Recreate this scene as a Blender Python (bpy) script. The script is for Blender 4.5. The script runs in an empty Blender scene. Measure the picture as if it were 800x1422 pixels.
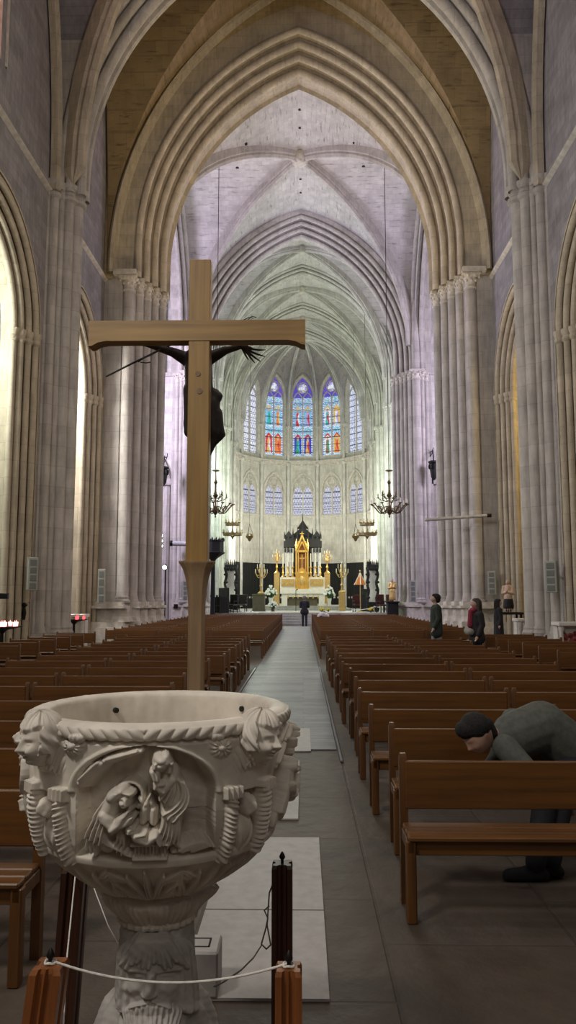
import bpy, bmesh, math, random
import numpy as np
from mathutils import Vector, Matrix
random.seed(7); np.random.seed(7)
PI = math.pi
sc = bpy.context.scene
COL = sc.collection

# ------------------------------------------------------------------ camera
F_PX, CX, CY, CAM_H = 1068.0, 400.0, 711.0, 1.65
PITCH = math.atan((830-711)/F_PX)
YAW = math.atan(21/(F_PX/math.cos(PITCH)))
cam_d = bpy.data.cameras.new('camera'); cam = bpy.data.objects.new('camera', cam_d); COL.objects.link(cam)
cam.location = (0, 0, CAM_H); cam.rotation_euler = (PI/2+PITCH, 0, YAW)
cam_d.sensor_fit = 'VERTICAL'; cam_d.sensor_height = 36.0; cam_d.lens = 36.0*F_PX/1422.0
cam_d.clip_start = 0.05; cam_d.clip_end = 300
sc.camera = cam
_cp, _sp, _cy, _sy = math.cos(PITCH), math.sin(PITCH), math.cos(YAW), math.sin(YAW)
_fw = (-_sy*_cp, _cy*_cp, _sp); _rt = (_cy, _sy, 0.0); _up = (_sy*_sp, -_cy*_sp, _cp)
def at(px, py, Y=None, Z=None, X=None):
    """the point of the place seen at pixel px,py at a given depth, height or offset"""
    a = (px-CX)/F_PX; b = (CY-py)/F_PX
    d = [_fw[i]+a*_rt[i]+b*_up[i] for i in range(3)]
    t = Y/d[1] if Y is not None else ((Z-CAM_H)/d[2] if Z is not None else X/d[0])
    return Vector((d[0]*t, d[1]*t, CAM_H+d[2]*t))

# ------------------------------------------------------------------ mesh builder
class MB:
    def __init__(s): s.v = []; s.f = []; s.m = []; s.mi = 0
    def add(s, verts, faces):
        b = len(s.v); s.v += [tuple(p) for p in verts]
        for f in faces: s.f.append([i+b for i in f]); s.m.append(s.mi)
        return s
    def box(s, x0, x1, y0, y1, z0, z1):
        return s.add([(x0,y0,z0),(x1,y0,z0),(x1,y1,z0),(x0,y1,z0),(x0,y0,z1),(x1,y0,z1),(x1,y1,z1),(x0,y1,z1)],
                     [(3,2,1,0),(4,5,6,7),(0,1,5,4),(1,2,6,5),(2,3,7,6),(3,0,4,7)])
    def bbox(s, x0, x1, y0, y1, z0, z1, b=0.004):
        """box with chamfered edges"""
        bm = bmesh.new(); bmesh.ops.create_cube(bm, size=1)
        for v in bm.verts: v.co = Vector(((x0+x1)/2+v.co.x*(x1-x0), (y0+y1)/2+v.co.y*(y1-y0), (z0+z1)/2+v.co.z*(z1-z0)))
        bmesh.ops.bevel(bm, geom=bm.edges[:], offset=b, segments=1, affect='EDGES')
        return s.bm(bm)
    def bm(s, bm, M=None):
        bm.verts.ensure_lookup_table(); bm.verts.index_update()
        s.add([(M @ v.co if M else v.co) for v in bm.verts], [[v.index for v in f.verts] for f in bm.faces]); bm.free(); return s
    def prism(s, poly, z0, z1):
        n = len(poly)
        v = [(p[0],p[1],z0) for p in poly]+[(p[0],p[1],z1) for p in poly]
        f = [(i,(i+1)%n,n+(i+1)%n,n+i) for i in range(n)]+[tuple(range(n))[::-1], tuple(range(n,2*n))]
        return s.add(v, f)
    def ring(s, rings, closed_ring=True, cap=True):
        """loft through rings of equal count"""
        n = len(rings[0]); v = [p for r in rings for p in r]; f = []
        for i in range(len(rings)-1):
            for j in range(n if closed_ring else n-1):
                k = (j+1) % n
                f.append((i*n+j, i*n+k, (i+1)*n+k, (i+1)*n+j))
        if cap and closed_ring:
            f.append(tuple(range(n))[::-1]); f.append(tuple(range((len(rings)-1)*n, len(rings)*n)))
        return s.add(v, f)
    def lathe(s, prof, c=(0,0,0), n=16, cap=True):
        return s.ring([[(c[0]+r*math.cos(2*PI*j/n), c[1]+r*math.sin(2*PI*j/n), c[2]+z) for j in range(n)] for r, z in prof], cap=cap)
    def tube(s, pts, r, n=8, cap=True):
        pts = [Vector(p) for p in pts]; rs = r if isinstance(r, (list, tuple)) else [r]*len(pts)
        rings = []; prev = None
        for i, p in enumerate(pts):
            t = (pts[min(i+1,len(pts)-1)]-pts[max(i-1,0)]).normalized()
            if prev is None:
                a = Vector((0,0,1)) if abs(t.z) < .9 else Vector((1,0,0)); u = t.cross(a).normalized()
            else:
                u = (prev-t*prev.dot(t)).normalized()
            prev = u; w = t.cross(u)
            rings.append([p+u*rs[i]*math.cos(2*PI*j/n)+w*rs[i]*math.sin(2*PI*j/n) for j in range(n)])
        return s.ring(rings, cap=cap)
    def ball(s, c, r, n=12, m=8):
        rx, ry, rz = r if isinstance(r, (tuple, list)) else (r, r, r)
        rings = [[(c[0]+rx*math.sin(PI*i/m)*math.cos(2*PI*j/n), c[1]+ry*math.sin(PI*i/m)*math.sin(2*PI*j/n), c[2]-rz*math.cos(PI*i/m)) for j in range(n)] for i in range(m+1)]
        rings[0] = [(c[0]+.001*rx*math.cos(2*PI*j/n), c[1]+.001*ry*math.sin(2*PI*j/n), c[2]-rz) for j in range(n)]
        rings[-1] = [(c[0]+.001*rx*math.cos(2*PI*j/n), c[1]+.001*ry*math.sin(2*PI*j/n), c[2]+rz) for j in range(n)]
        return s.ring(rings)
    def build(s, name, mat, parent=None, smooth=35, loc=None):
        me = bpy.data.meshes.new(name); me.from_pydata(s.v, [], s.f); me.validate()
        mats = mat if isinstance(mat, (list, tuple)) else [mat]
        for m_ in mats: me.materials.append(m_)
        if len(mats) > 1:
            for p, k in zip(me.polygons, s.m): p.material_index = k
        bm = bmesh.new(); bm.from_mesh(me); bmesh.ops.recalc_face_normals(bm, faces=bm.faces[:]); bm.to_mesh(me); bm.free()
        if smooth:
            for p in me.polygons: p.use_smooth = True
            me.set_sharp_from_angle(angle=math.radians(smooth))
        o = bpy.data.objects.new(name, me); COL.objects.link(o)
        if parent: o.parent = parent
        if loc is not None: o.location = loc
        return o
def tag(o, label=None, cat=None, group=None, kind=None):
    if label: o['label'] = label
    if cat: o['category'] = cat
    if group: o['group'] = group
    if kind: o['kind'] = kind
    return o
def struct(o, label=None):
    o['kind'] = 'structure'
    if label: o['label'] = label
    return o
def empty(name, loc, label, cat, group=None, rz=0):
    o = bpy.data.objects.new(name, None); COL.objects.link(o); o.location = loc; o.rotation_euler = (0,0,rz); o.empty_display_size = .1
    return tag(o, label, cat, group)
def copy_tree(o, parent=None):
    c = o.copy(); COL.objects.link(c)
    if parent: c.parent = parent
    for ch in list(o.children): copy_tree(ch, c)
    return c

# ------------------------------------------------------------------ materials
def new_mat(name):
    m = bpy.data.materials.new(name); m.use_nodes = True; nt = m.node_tree
    b = nt.nodes['Principled BSDF']; return m, nt, b
def N(nt, t, **kw):
    n = nt.nodes.new(t)
    for k, v in kw.items():
        if k in n.inputs.keys() if isinstance(k, str) else False: n.inputs[k].default_value = v
        else: setattr(n, k, v)
    return n
def coords(nt, axes='XYZ', scale=(1,1,1), kind='Position'):
    """world position, axes swapped so that brick courses lie right on the surface"""
    g = nt.nodes.new('ShaderNodeNewGeometry') if kind == 'Position' else nt.nodes.new('ShaderNodeTexCoord')
    src = g.outputs['Position'] if kind == 'Position' else g.outputs['Object']
    sp = nt.nodes.new('ShaderNodeSeparateXYZ'); nt.links.new(src, sp.inputs[0])
    cb = nt.nodes.new('ShaderNodeCombineXYZ')
    for i, a in enumerate(axes):
        mu = nt.nodes.new('ShaderNodeMath'); mu.operation = 'MULTIPLY'; mu.inputs[1].default_value = scale[i]
        nt.links.new(sp.outputs[a], mu.inputs[0]); nt.links.new(mu.outputs[0], cb.inputs[i])
    return cb.outputs[0]
def noise(nt, vec, scale, detail=4, rough=.55):
    n = nt.nodes.new('ShaderNodeTexNoise'); n.inputs['Scale'].default_value = scale; n.inputs['Detail'].default_value = detail; n.inputs['Roughness'].default_value = rough
    if vec is not None: nt.links.new(vec, n.inputs['Vector'])
    return n.outputs['Fac']
def ramp(nt, fac, stops):
    r = nt.nodes.new('ShaderNodeValToRGB'); el = r.color_ramp.elements
    while len(el) < len(stops): el.new(.5)
    for e, (p, c) in zip(el, stops): e.position = p; e.color = (*c, 1) if len(c) == 3 else c
    nt.links.new(fac, r.inputs[0]); return r.outputs[0]
def mix(nt, a, b, fac, mode='MIX'):
    m = nt.nodes.new('ShaderNodeMix'); m.data_type = 'RGBA'; m.blend_type = mode
    for sock, v in ((m.inputs[0], fac), (m.inputs[6], a), (m.inputs[7], b)):
        if hasattr(v, 'links'): nt.links.new(v, sock)
        else: sock.default_value = v if isinstance(v, float) else (*v, 1)
    return m.outputs[2]
def bump(nt, b, h, strength=.3, dist=.02):
    n = nt.nodes.new('ShaderNodeBump'); n.inputs['Strength'].default_value = strength; n.inputs['Distance'].default_value = dist
    nt.links.new(h, n.inputs['Height']); nt.links.new(n.outputs[0], b.inputs['Normal'])
def stone(name, base, var=.25, axes='XZY', block=(.9,.42), mortar=.35, rough=.85, bump_s=.35, kind='Position', streak=False):
    m, nt, b = new_mat(name)
    def vaulted(sc_):
        # courses follow the ridge of each vault cell: lateral cells run across, the others along the nave
        g = nt.nodes.new('ShaderNodeNewGeometry'); sp = nt.nodes.new('ShaderNodeSeparateXYZ'); nt.links.new(g.outputs['Normal'], sp.inputs[0])
        ab = []
        for k in ('X', 'Y'):
            q = nt.nodes.new('ShaderNodeMath'); q.operation = 'ABSOLUTE'; nt.links.new(sp.outputs[k], q.inputs[0]); ab.append(q.outputs[0])
        c = nt.nodes.new('ShaderNodeMath'); c.operation = 'GREATER_THAN'; nt.links.new(ab[0], c.inputs[0]); nt.links.new(ab[1], c.inputs[1])
        return mix(nt, coords(nt, 'XYZ', sc_), coords(nt, 'YXZ', sc_), c.outputs[0])
    v = vaulted((1,1,1)) if streak else coords(nt, axes, kind=kind)
    br = nt.nodes.new('ShaderNodeTexBrick'); nt.links.new(v, br.inputs['Vector'])
    br.inputs['Scale'].default_value = 1; br.inputs['Brick Width'].default_value = block[0]; br.inputs['Row Height'].default_value = block[1]
    br.inputs['Mortar Size'].default_value = .012; br.inputs['Mortar Smooth'].default_value = .4
    lo = tuple(c*(1-var*.55) for c in base); hi = tuple(min(1, c*(1+var*.35)) for c in base)
    br.inputs['Color1'].default_value = (*lo, 1); br.inputs['Color2'].default_value = (*hi, 1); br.inputs['Mortar'].default_value = (*[c*(1-mortar) for c in base], 1)
    n1 = noise(nt, v, 1.3, 6, .65)
    c = mix(nt, br.outputs['Color'], ramp(nt, n1, [(.3, tuple(c*.6 for c in base)), (.7, tuple(min(1, c*1.25) for c in base))]), .5)
    vs = vaulted((.22, 1.5, 1.2)) if streak else coords(nt, axes, (1.1, .16, 1.1) if axes[1] == 'Z' or axes == 'YZX' else (.9,.9,.9), kind)
    n2 = noise(nt, vs, 7, 4)
    c = mix(nt, c, ramp(nt, n2, [(.35, (.72,.72,.72)), (.6, (1.06,1.06,1.06))] if not streak else [(.30, (.42,.40,.38)), (.42, (1.02,1.02,1.02))]), .55 if not streak else .75, 'MULTIPLY')
    nt.links.new(c, b.inputs['Base Color']); b.inputs['Roughness'].default_value = rough
    ad = nt.nodes.new('ShaderNodeMath'); ad.operation = 'MULTIPLY_ADD'; ad.inputs[1].default_value = -.6
    nt.links.new(br.outputs['Fac'], ad.inputs[0]); nt.links.new(n2, ad.inputs[2])
    bump(nt, b, ad.outputs[0], bump_s, .03)
    return m
def plain(name, base, rough=.6, metal=0, var=.2, nscale=8, bump_s=0, kind='Object', coat=0):
    m, nt, b = new_mat(name); v = coords(nt, 'XYZ', kind=kind); n = noise(nt, v, nscale)
    nt.links.new(ramp(nt, n, [(.3, tuple(c*(1-var) for c in base)), (.7, tuple(min(1, c*(1+var)) for c in base))]), b.inputs['Base Color'])
    b.inputs['Roughness'].default_value = rough; b.inputs['Metallic'].default_value = metal
    if coat: b.inputs['Coat Weight'].default_value = coat
    if bump_s: bump(nt, b, n, bump_s, .01)
    return m
def wood(name, base, axis='X', scale=1.0, rough=.45, var=.35):
    m, nt, b = new_mat(name)
    s = {'X': (1.2, 22, 22), 'Y': (22, 1.2, 22), 'Z': (22, 22, 1.2)}[axis]
    v = coords(nt, 'XYZ', tuple(k*scale for k in s), 'Object'); n = noise(nt, v, 1.0, 6, .6)
    n3 = noise(nt, coords(nt, 'XYZ', (1.5*scale,)*3, 'Object'), 1.0, 2)
    c = ramp(nt, n, [(.3, tuple(c*(1-var) for c in base)), (.7, tuple(min(1, c*(1+var)) for c in base))])
    c = mix(nt, c, ramp(nt, n3, [(.3, (.75,.72,.7)), (.7, (1.1,1.1,1.1))]), .7, 'MULTIPLY')
    nt.links.new(c, b.inputs['Base Color']); b.inputs['Roughness'].default_value = rough
    bump(nt, b, n, .12, .004); return m
def emit(name, col, s):
    m, nt, b = new_mat(name); b.inputs['Base Color'].default_value = (*col, 1)
    b.inputs['Emission Color'].default_value = (*col, 1); b.inputs['Emission Strength'].default_value = s; return m
M = {}
ST = (.47,.42,.365)
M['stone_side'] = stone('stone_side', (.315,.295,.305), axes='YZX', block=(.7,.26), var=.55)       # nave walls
M['stone_face'] = stone('stone_face', (.46,.40,.33), axes='XZY', block=(.8,.4), var=.35)
M['stone_pier'] = stone('stone_pier', (.50,.465,.425), axes='XZY', block=(1.4,.62), var=.35, bump_s=.2)
M['wall_brick_lit'] = stone('wall_brick_lit', (.46,.35,.18), axes='XZY', block=(.5,.2), var=.4, mortar=.3)  # lighter, golden copy of the vault brick; warm light put into its colour
M['stone_arch'] = stone('stone_arch', (.52,.45,.34), axes='XZY', block=(.7,.5), var=.3, bump_s=.2)
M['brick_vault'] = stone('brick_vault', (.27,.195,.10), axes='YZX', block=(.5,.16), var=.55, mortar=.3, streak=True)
M['web_vault'] = stone('web_vault', (.55,.52,.50), axes='YZX', block=(.42,.22), var=.35, mortar=.25, streak=True)
M['stone_choir'] = stone('stone_choir', (.62,.60,.55), axes='YZX', block=(.8,.45), var=.2, mortar=.25)
M['stone_apse'] = stone('stone_apse', (.60,.57,.50), axes='XZY', block=(.8,.45), var=.2, mortar=.25)
M['stone_trim'] = plain('stone_trim', (.56,.52,.46), .85, var=.2, nscale=5, bump_s=.3, kind='Position')
# ------------------------------------------------------------------ the church shell
def XC(Y):                       # the nave axis
    return -0.2+0.2*(Y-22)/40.0 if Y > 22 else -0.2
def apath(a, rise, o, zs, zb, n=18):
    c = (rise*rise-a*a)/(2*a); R = a+c+o; ph = math.acos(c/R)
    L = [(c-R*math.cos(ph*i/n), zs+R*math.sin(ph*i/n)) for i in range(n+1)]
    P = ([(L[0][0], zb)] if zb is not None and zb < zs else [])+L
    return P+[(-x, z) for x, z in P[::-1][1:]]
def mould(mb, uc, a, rise, zs, zb, prof, axis='y', pos=0.0, sgn=1, n=18, mp=None):
    """sweep a moulding profile [(outward offset, depth)] round a pointed arch with straight legs"""
    rows = []
    for o, d in prof:
        r = []
        for x, z in apath(a, rise, o, zs, zb, n):
            if mp: r.append(mp(uc+x, d, z))
            elif axis == 'y': r.append((uc+x, pos+sgn*d, z))
            else: r.append((pos+sgn*d, uc+x, z))
        rows.append(r)
    mb.ring(rows, closed_ring=False, cap=False); return mb
def rolls(o_out, d0, orders, d_back, close=True):
    """stepped orders, each edge a round roll; orders go from the outermost one inward"""
    P = [(o_out, d0)]
    for i, (o, d, r) in enumerate(orders):
        P.append((o+r*1.5, d-r*.35)); P.append((o+r*1.12, d+r*.25))
        for k in range(8):
            ph = math.radians(-40-25*k); P.append((o+r*math.cos(ph), d+r*math.sin(ph)))
        nx = (orders[i+1][1]-d) if i+1 < len(orders) else r*2
        if nx > 2.6*r: P += [(o+r*.6, d+r*1.1), (o+r*.95, d+r*1.75), (o+r*.35, d+r*2.1)]
        else: P.append((o+r*.5, d+r*1.1))
        if i+1 < len(orders): P.append((o+r*.25, orders[i+1][1]-orders[i+1][2]*.35))
    P.append((orders[-1][0]+orders[-1][2]*.3, d_back))
    if close: P.append((o_out, d_back))
    return P
def panel(mb, w0, w1, z0, z1, uc, ops, mp, depth=0.0, n=12):
    """a wall with pointed openings above each other; ops = [(a, rise, zs, zb)] from the bottom up"""
    def q(*pts): mb.add([mp(*p) for p in pts], [tuple(range(len(pts)))])
    am = max(o[0] for o in ops)
    q((w0,0,z0),(uc-am,0,z0),(uc-am,0,z1),(w0,0,z1)); q((uc+am,0,z0),(w1,0,z0),(w1,0,z1),(uc+am,0,z1))
    uc0 = uc
    for i, (a, rise, zs, zb, *off) in enumerate(ops):
        uc = uc0+(off[0] if off else 0)
        lo = z0 if i == 0 else None
        if i == 0: q((uc0-am,0,z0),(uc0+am,0,z0),(uc0+am,0,zb),(uc0-am,0,zb))
        top = ops[i+1][3] if i+1 < len(ops) else z1
        P = apath(a, rise, 0, zs, zb, n)
        if a < am:
            q((uc0-am,0,zb),(uc-a,0,zb),(uc-a,0,top),(uc0-am,0,top)); q((uc+a,0,zb),(uc0+am,0,zb),(uc0+am,0,top),(uc+a,0,top))
        for (xa, za), (xb, zb_) in zip(P, P[1:]):
            if abs(xa-xb) > 1e-6: q((uc+xa,0,za),(uc+xb,0,zb_),(uc+xb,0,top),(uc+xa,0,top))
            if depth: q((uc+xa,0,za),(uc+xb,0,zb_),(uc+xb,depth,zb_),(uc+xa,depth,za))
        if depth: q((uc-a,0,zb),(uc+a,0,zb),(uc+a,depth,zb),(uc-a,depth,zb))
def capital(mb, x, y, z, r, h=.55, w=None):
    """carved leaf capital: ring, bell, two tiers of curling leaves, square abacus; z is its top"""
    w = w or r*1.75
    mb.lathe([(r*1.0,-h-.04),(r*1.18,-h-.03),(r*1.18,-h+.02),(r*1.0,-h+.04),(r*1.02,-h*.6),(r*1.2,-h*.35),(w*.95,-.14)], (x,y,z), 12, cap=False)
    for t, (zz, rr, s, k) in enumerate([(-h*.58, r*1.15, r*.26, 8), (-h*.3, w*.95, r*.32, 8)]):
        for j in range(k):
            a = 2*PI*(j+.5*t)/k; mb.ball((x+rr*math.cos(a), y+rr*math.sin(a), z+zz), (s, s, s*1.15), 6, 4)
    b = w*1.02
    mb.box(x-b*.92, x+b*.92, y-b*.92, y+b*.92, z-.15, z-.08); mb.box(x-b, x+b, y-b, y+b, z-.08, z)
def shaft(mb, x, y, r, z0, z1, n=14):
    mb.lathe([(r*1.35,0),(r*1.45,.08),(r*1.2,.16),(r*1.25,.22),(r,.3),(r,z1-z0)], (x,y,z0), n, cap=False)

# ---- floor
fl = MB(); fl.box(-16.39, 15.61, -11.36, 68.64, -.3, 0)
M['floor'] = stone('floor_slabs', (.082,.061,.044), axes='YXZ', block=(1.08,.92), var=.6, mortar=.6, rough=.6, bump_s=.4, kind='Object')
struct(fl.build('floor', M['floor'], smooth=0, loc=(.39,3.36,0)))
pv = MB(); pv.box(-1.08, .36, 8.6, 44.9, .001, .012)
M['paving'] = stone('paving', (.19,.185,.195), axes='XYZ', block=(1.6,.21), var=1.1, mortar=.6, rough=.5, bump_s=.2)
struct(pv.build('floor_paving', M['paving'], smooth=0), 'narrow grey paving strips down the middle aisle')
M['pale_slab'] = plain('pale_slab', (.35,.32,.305), .5, var=.12, nscale=14, kind='Position')
for k, (x0,x1,y0,y1) in enumerate([(-.75,.08,8.5,9.95),(-.75,-.04,5.95,8.02),(-.52,.105,4.27,5.5),(-.52,.105,3.36,4.255)]):
    struct(MB().box(x0,x1,y0,y1,.002,.014).build('floor_slab', M['pale_slab'], smooth=0), ['pale square slab in the aisle floor farthest from the font','pale slab in the aisle floor beside the font rim','large pale slab with a cracked edge behind the font','large pale slab in front of the dark rope post'][k])
M['rail_metal'] = plain('rail_metal', (.16,.16,.17), .4, .7)
for x0, ya, yb, l in [(.37,7.95,18.5,'metal strip along the right edge of the paving'),(-1.13,8.7,18.2,'metal strip along the left edge of the paving')]:
    struct(MB().bbox(x0,x0+.03,ya,yb,.0,.03,.006).build('trim_1' if x0>0 else 'trim_2', M['rail_metal'], smooth=0), l)
# chancel floor with steps
ch = MB()
for k in range(5): ch.box(-5.9, 5.9, 45.6+.38*k, 69, -.05+.15*k-.001*k, .15*(k+1))
ch.box(-3.4,3.4,55.0,69,.74,.9); ch.box(-3.1,3.1,55.45,69,.89,1.05)
M['chancel'] = stone('chancel', (.42,.40,.38), axes='XYZ', block=(.6,.6), var=.2, rough=.4)
struct(ch.build('floor_chancel', M['chancel'], smooth=0))

# ---- nave side walls with two chapel arches a side
WX = 7.65
BAYS = [(14.6, 23.0, 18.55), (23.0, 29.3, 26.05)]
for side, nm in ((-1,'left'), (1,'right')):
    mb = MB(); X = -.2+side*WX
    mp = lambda u, d, z, X=X, side=side: (X+side*d, u, z)
    wb = [(-8, 14.6, None)]+[b for b in BAYS]
    mb.add([mp(-8,0,0), mp(14.6,0,0), mp(14.6,0,27.5), mp(-8,0,27.5)], [(0,1,2,3)])
    for (y0, y1, yc) in BAYS:
        if yc < 20:   # clerestory window over the nearer arch
            panel(mb, y0, y1, 0, 27.5, yc, [(3.35 if False else 3.3,3.4,9.25,0),(1.35,2.2,21.0,15.6,-1.45)], mp, 0)
        else: panel(mb, y0, y1, 0, 27.5, yc, [(2.95,3.3,9.25,0)], mp, 0)
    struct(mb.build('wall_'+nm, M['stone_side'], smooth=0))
    # moulded chapel arches
    for k, (y0, y1, yc) in enumerate(BAYS):
        am = MB()
        ai = 2.55 if yc < 20 else 2.2; JO = ((.66,.0,.1),(.44,.14,.1),(.22,.28,.1),(.05,.42,.1))
        pr = [(.85,-.02),(.85,-.09)]+rolls(.78,-.09,JO,.8,False)
        mould(am, yc, ai, 2.5, 9.25, 0, pr, 'x', X, side, 16)
        # impost ring
        for yy, dd in ((yc-ai,-1),(yc+ai,1)):
            for o, d, r in JO:
                am.lathe([(r*1.1,-.25),(r*1.5,-.2),(r*1.5,-.12),(r*1.25,-.08),(r*1.7,.04),(r*1.7,.12),(r,.14)], (X+side*d, yy+dd*o, 9.2), 10)
        struct(am.build('trim_chapel_arch', M['stone_arch']))
    # sill string
    sm = MB(); sm.add([(X-side*a, y, 14.2+b) for y in (-8, 29.2) for a, b in ((0,-.1),(.09,-.04),(.13,.0),(.0,.08))], [(0,1,5,4),(1,2,6,5),(2,3,7,6)])
    struct(sm.build('trim_string_'+nm, M['stone_trim'], smooth=0))
    # chapels behind the arches
    cb = MB(); Xi, Xo = X+side*1.25, X+side*5.0
    for (y0, y1, yc) in BAYS:
        ya, yb = (14.5, 22.85) if yc < 20 else (23.4, 29.1)
        cb.add([(Xo,ya,0),(Xo,yb,0),(Xo,yb,14),(Xo,ya,14)], [(0,1,2,3)])
        for y in (ya, yb): cb.add([(Xi-side*1.2,y,0),(Xo,y,0),(Xo,y,14),(Xi-side*1.2,y,14)], [(0,1,2,3)])
        cb.add([(Xi-side*1.2,ya,13.9),(Xo,ya,13.9),(Xo,yb,13.9),(Xi-side*1.2,yb,13.9)], [(0,1,2,3)])
    struct(cb.build('wall_chapel_'+nm, M['stone_side'], smooth=0))

# clerestory windows of the nearer bay
M['clere_glass'] = emit('clere_glass', (1.0,.62,.55), 1.1)
M['lead'] = plain('lead', (.03,.03,.035), .5)
for i, side in enumerate((-1,1)):
    X = -.2+side*(WX+.25); mb = MB(); P = apath(1.35,2.2,0,21.0,15.6,10)
    mb.add([(X,17.3+u,z) for u, z in P], [tuple(range(len(P)))])
    w = mb.build(f'window_{12+i}', M['clere_glass'], smooth=0); struct(w)
    t = MB()
    for u in (-.45,.45): t.box(X-.06,X+.06,17.3+u-.05,17.3+u+.05,15.6,22)
    for z in np.arange(16.2,22.6,.6): t.box(X-.03,X+.03,16.05,18.55,z-.02,z+.02)
    mould(t, 17.3, 1.35, 2.2, 21.0, 15.6, [(.25,-.26),(.12,-.3),(.0,-.1),(0,.1)], 'x', X, side, 10)
    t.build('window_frame', M['stone_trim'], w)

# ---- nave vaults
ce = MB()
ap = apath(7.6, 12.4, 0, 14.7, None, 24)
ce.ring([[(-.2+x, y, z) for x, z in ap] for y in np.linspace(-8, 14.4, 8)], closed_ring=False, cap=False)
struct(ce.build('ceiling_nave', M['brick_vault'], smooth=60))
def groin(mb, xc0, xc1, hw, y0, y1, zs, rise, n=14):
    """four-part vault: the ceiling follows the lower of two crossing pointed barrels"""
    c = (rise*rise-hw*hw)/(2*hw); R = hw+c
    def g(t):  # t=1 at the wall, 0 at the crown
        x = abs(t)*hw; return zs+math.sqrt(max(0, R*R-(x+c)**2))
    rows = []
    for j in range(2*n+1):
        v = math.sin((j-n)/n*PI/2); row = []
        for i in range(2*n+1):
            u = math.sin((i-n)/n*PI/2); f = (v+1)/2; xc = xc0+(xc1-xc0)*f
            row.append((xc+u*hw, y0+(y1-y0)*f, g(min(abs(u), abs(v)))))
        rows.append(row)
    w = 2*n+1; fc = []
    for j in range(2*n):
        for i in range(2*n):
            a, b, c_, d = j*w+i, j*w+i+1, (j+1)*w+i+1, (j+1)*w+i
            fc += [(a,b,c_),(a,c_,d)] if (i < n) == (j < n) else [(a,b,d),(b,c_,d)]
    mb.add([p for r in rows for p in r], fc); return g
def rib(mb, pts, w, d, up=Vector((0,0,1))):
    """moulded rib along a curve: fillet and roll under the web"""
    pr = [(-w*.5,.3),(-w*.5,-d*.35),(-w*.3,-d*.45),(-w*.36,-d*.7),(-w*.15,-d*.98),(w*.15,-d*.98),(w*.36,-d*.7),(w*.3,-d*.45),(w*.5,-d*.35),(w*.5,.3)]
    rings = []; pts = [Vector(p) for p in pts]
    for i, p in enumerate(pts):
        t = (pts[min(i+1,len(pts)-1)]-pts[max(i-1,0)]).normalized(); s = t.cross(up)
        if s.length < 1e-4: s = Vector((t.y,-t.x,0)) if i else Vector((1,0,0))
        s.normalize(); n = s.cross(t).normalized()
        rings.append([p+s*a+n*b for a, b in pr])
    mb.ring(rings)
def diag_ribs(mb, xc0, xc1, hw, y0, y1, g, w, d, z_in=.95, foot=None):
    for sx in (-1,1):
        pts = []
        for k in range(-14, 15):
            t = math.sin(k/14*PI/2); f = (t*z_in+1)/2; pts.append((xc0+(xc1-xc0)*f+sx*t*z_in*hw, y0+(y1-y0)*f, g(t)-.02))
        if foot: pts = [(pts[0][0], pts[0][1], foot)]+pts+[(pts[-1][0], pts[-1][1], foot)]
        h = len(pts)//2
        rib(mb, pts[:h+1], w, d); rib(mb, pts[h:], w, d)
n2 = MB(); groin(n2, -.19, XC(29), 7.6, 23.2, 29.08, 14.7, 12.1); struct(n2.build('ceiling_nave_vault', M['brick_vault'], smooth=60))
nv = MB(); gN = groin(nv, -.2, -.2, 7.6, 14.4, 23.1, 15.0, 10.4)
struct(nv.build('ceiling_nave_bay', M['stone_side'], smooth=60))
nr = MB(); diag_ribs(nr, -.2, -.2, 7.35, 14.6, 22.9, gN, .46, .5, .955, 14.45)
for side in (-1,1): mould(nr, 18.75, 3.6, 10.2, 15.0, 14.2, [(.0,.0),(.0,-.2),(.15,-.3),(.32,-.2),(.4,0)], 'x', -.2+side*7.6, side, 16)
struct(nr.build('trim_diagonal_ribs', M['stone_arch']))
# transverse arch and its wall piers
for Yp in (23.2, 14.4):
    tr = MB()
    pr = [(1.7,-.62),(.9,-.62)]+rolls(.8,-.6,[(.62,-.55,.13),(.36,-.42,.15),(.08,-.2,.17)],.0,False)
    pr2 = [(o, -d) for o, d in pr[::-1]]
    mould(tr, -.2, 6.75, 8.95, 14.9, 14.3, pr+pr2, 'y', Yp, 1, 24)
    struct(tr.build('trim_transverse_arch', M['stone_pier']))
    for side in (-1,1):
        pm = MB(); X = lambda d: -.2+side*(d+.5 if d < 7.6 else d+.2)
        pl = [(WX+.1,-.95),(7.15,-.8),(6.95,-.62),(6.72,-.42),(6.6,-.2),(6.6,.2),(6.72,.42),(6.95,.62),(7.15,.8),(WX+.1,.95)]
        pm.prism([(X(a+.13), Yp+b*.84) for a, b in pl], 0, 14.4)
        SH = [(7.42,-.82,.14),(7.2,-.74,.1),(7.02,-.62,.15),(6.84,-.46,.1),(6.66,-.3,.17),(6.5,0,.21),(6.66,.3,.17),(6.84,.46,.1),(7.02,.62,.15),(7.42,.82,.14)]
        for a, b, r in SH:
            shaft(pm, X(a), Yp+b, r, .55, 14.3)
            pm.lathe([(r*1.02,-.22),(r*1.5,-.16),(r*1.5,-.06),(r*1.2,0),(r*1.2,.1),(r*1.7,.2),(r*1.75,.34),(r*1.1,.36)], (X(a),Yp+b,14.2), 12)
        pm.prism([(X(a-.22), Yp+b*1.15) for a, b in pl], 0, .5); pm.prism([(X(a-.14), Yp+b*1.08) for a, b in pl], .49, .62)
        struct(pm.build('pillar_nave', M['stone_pier']))

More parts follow.
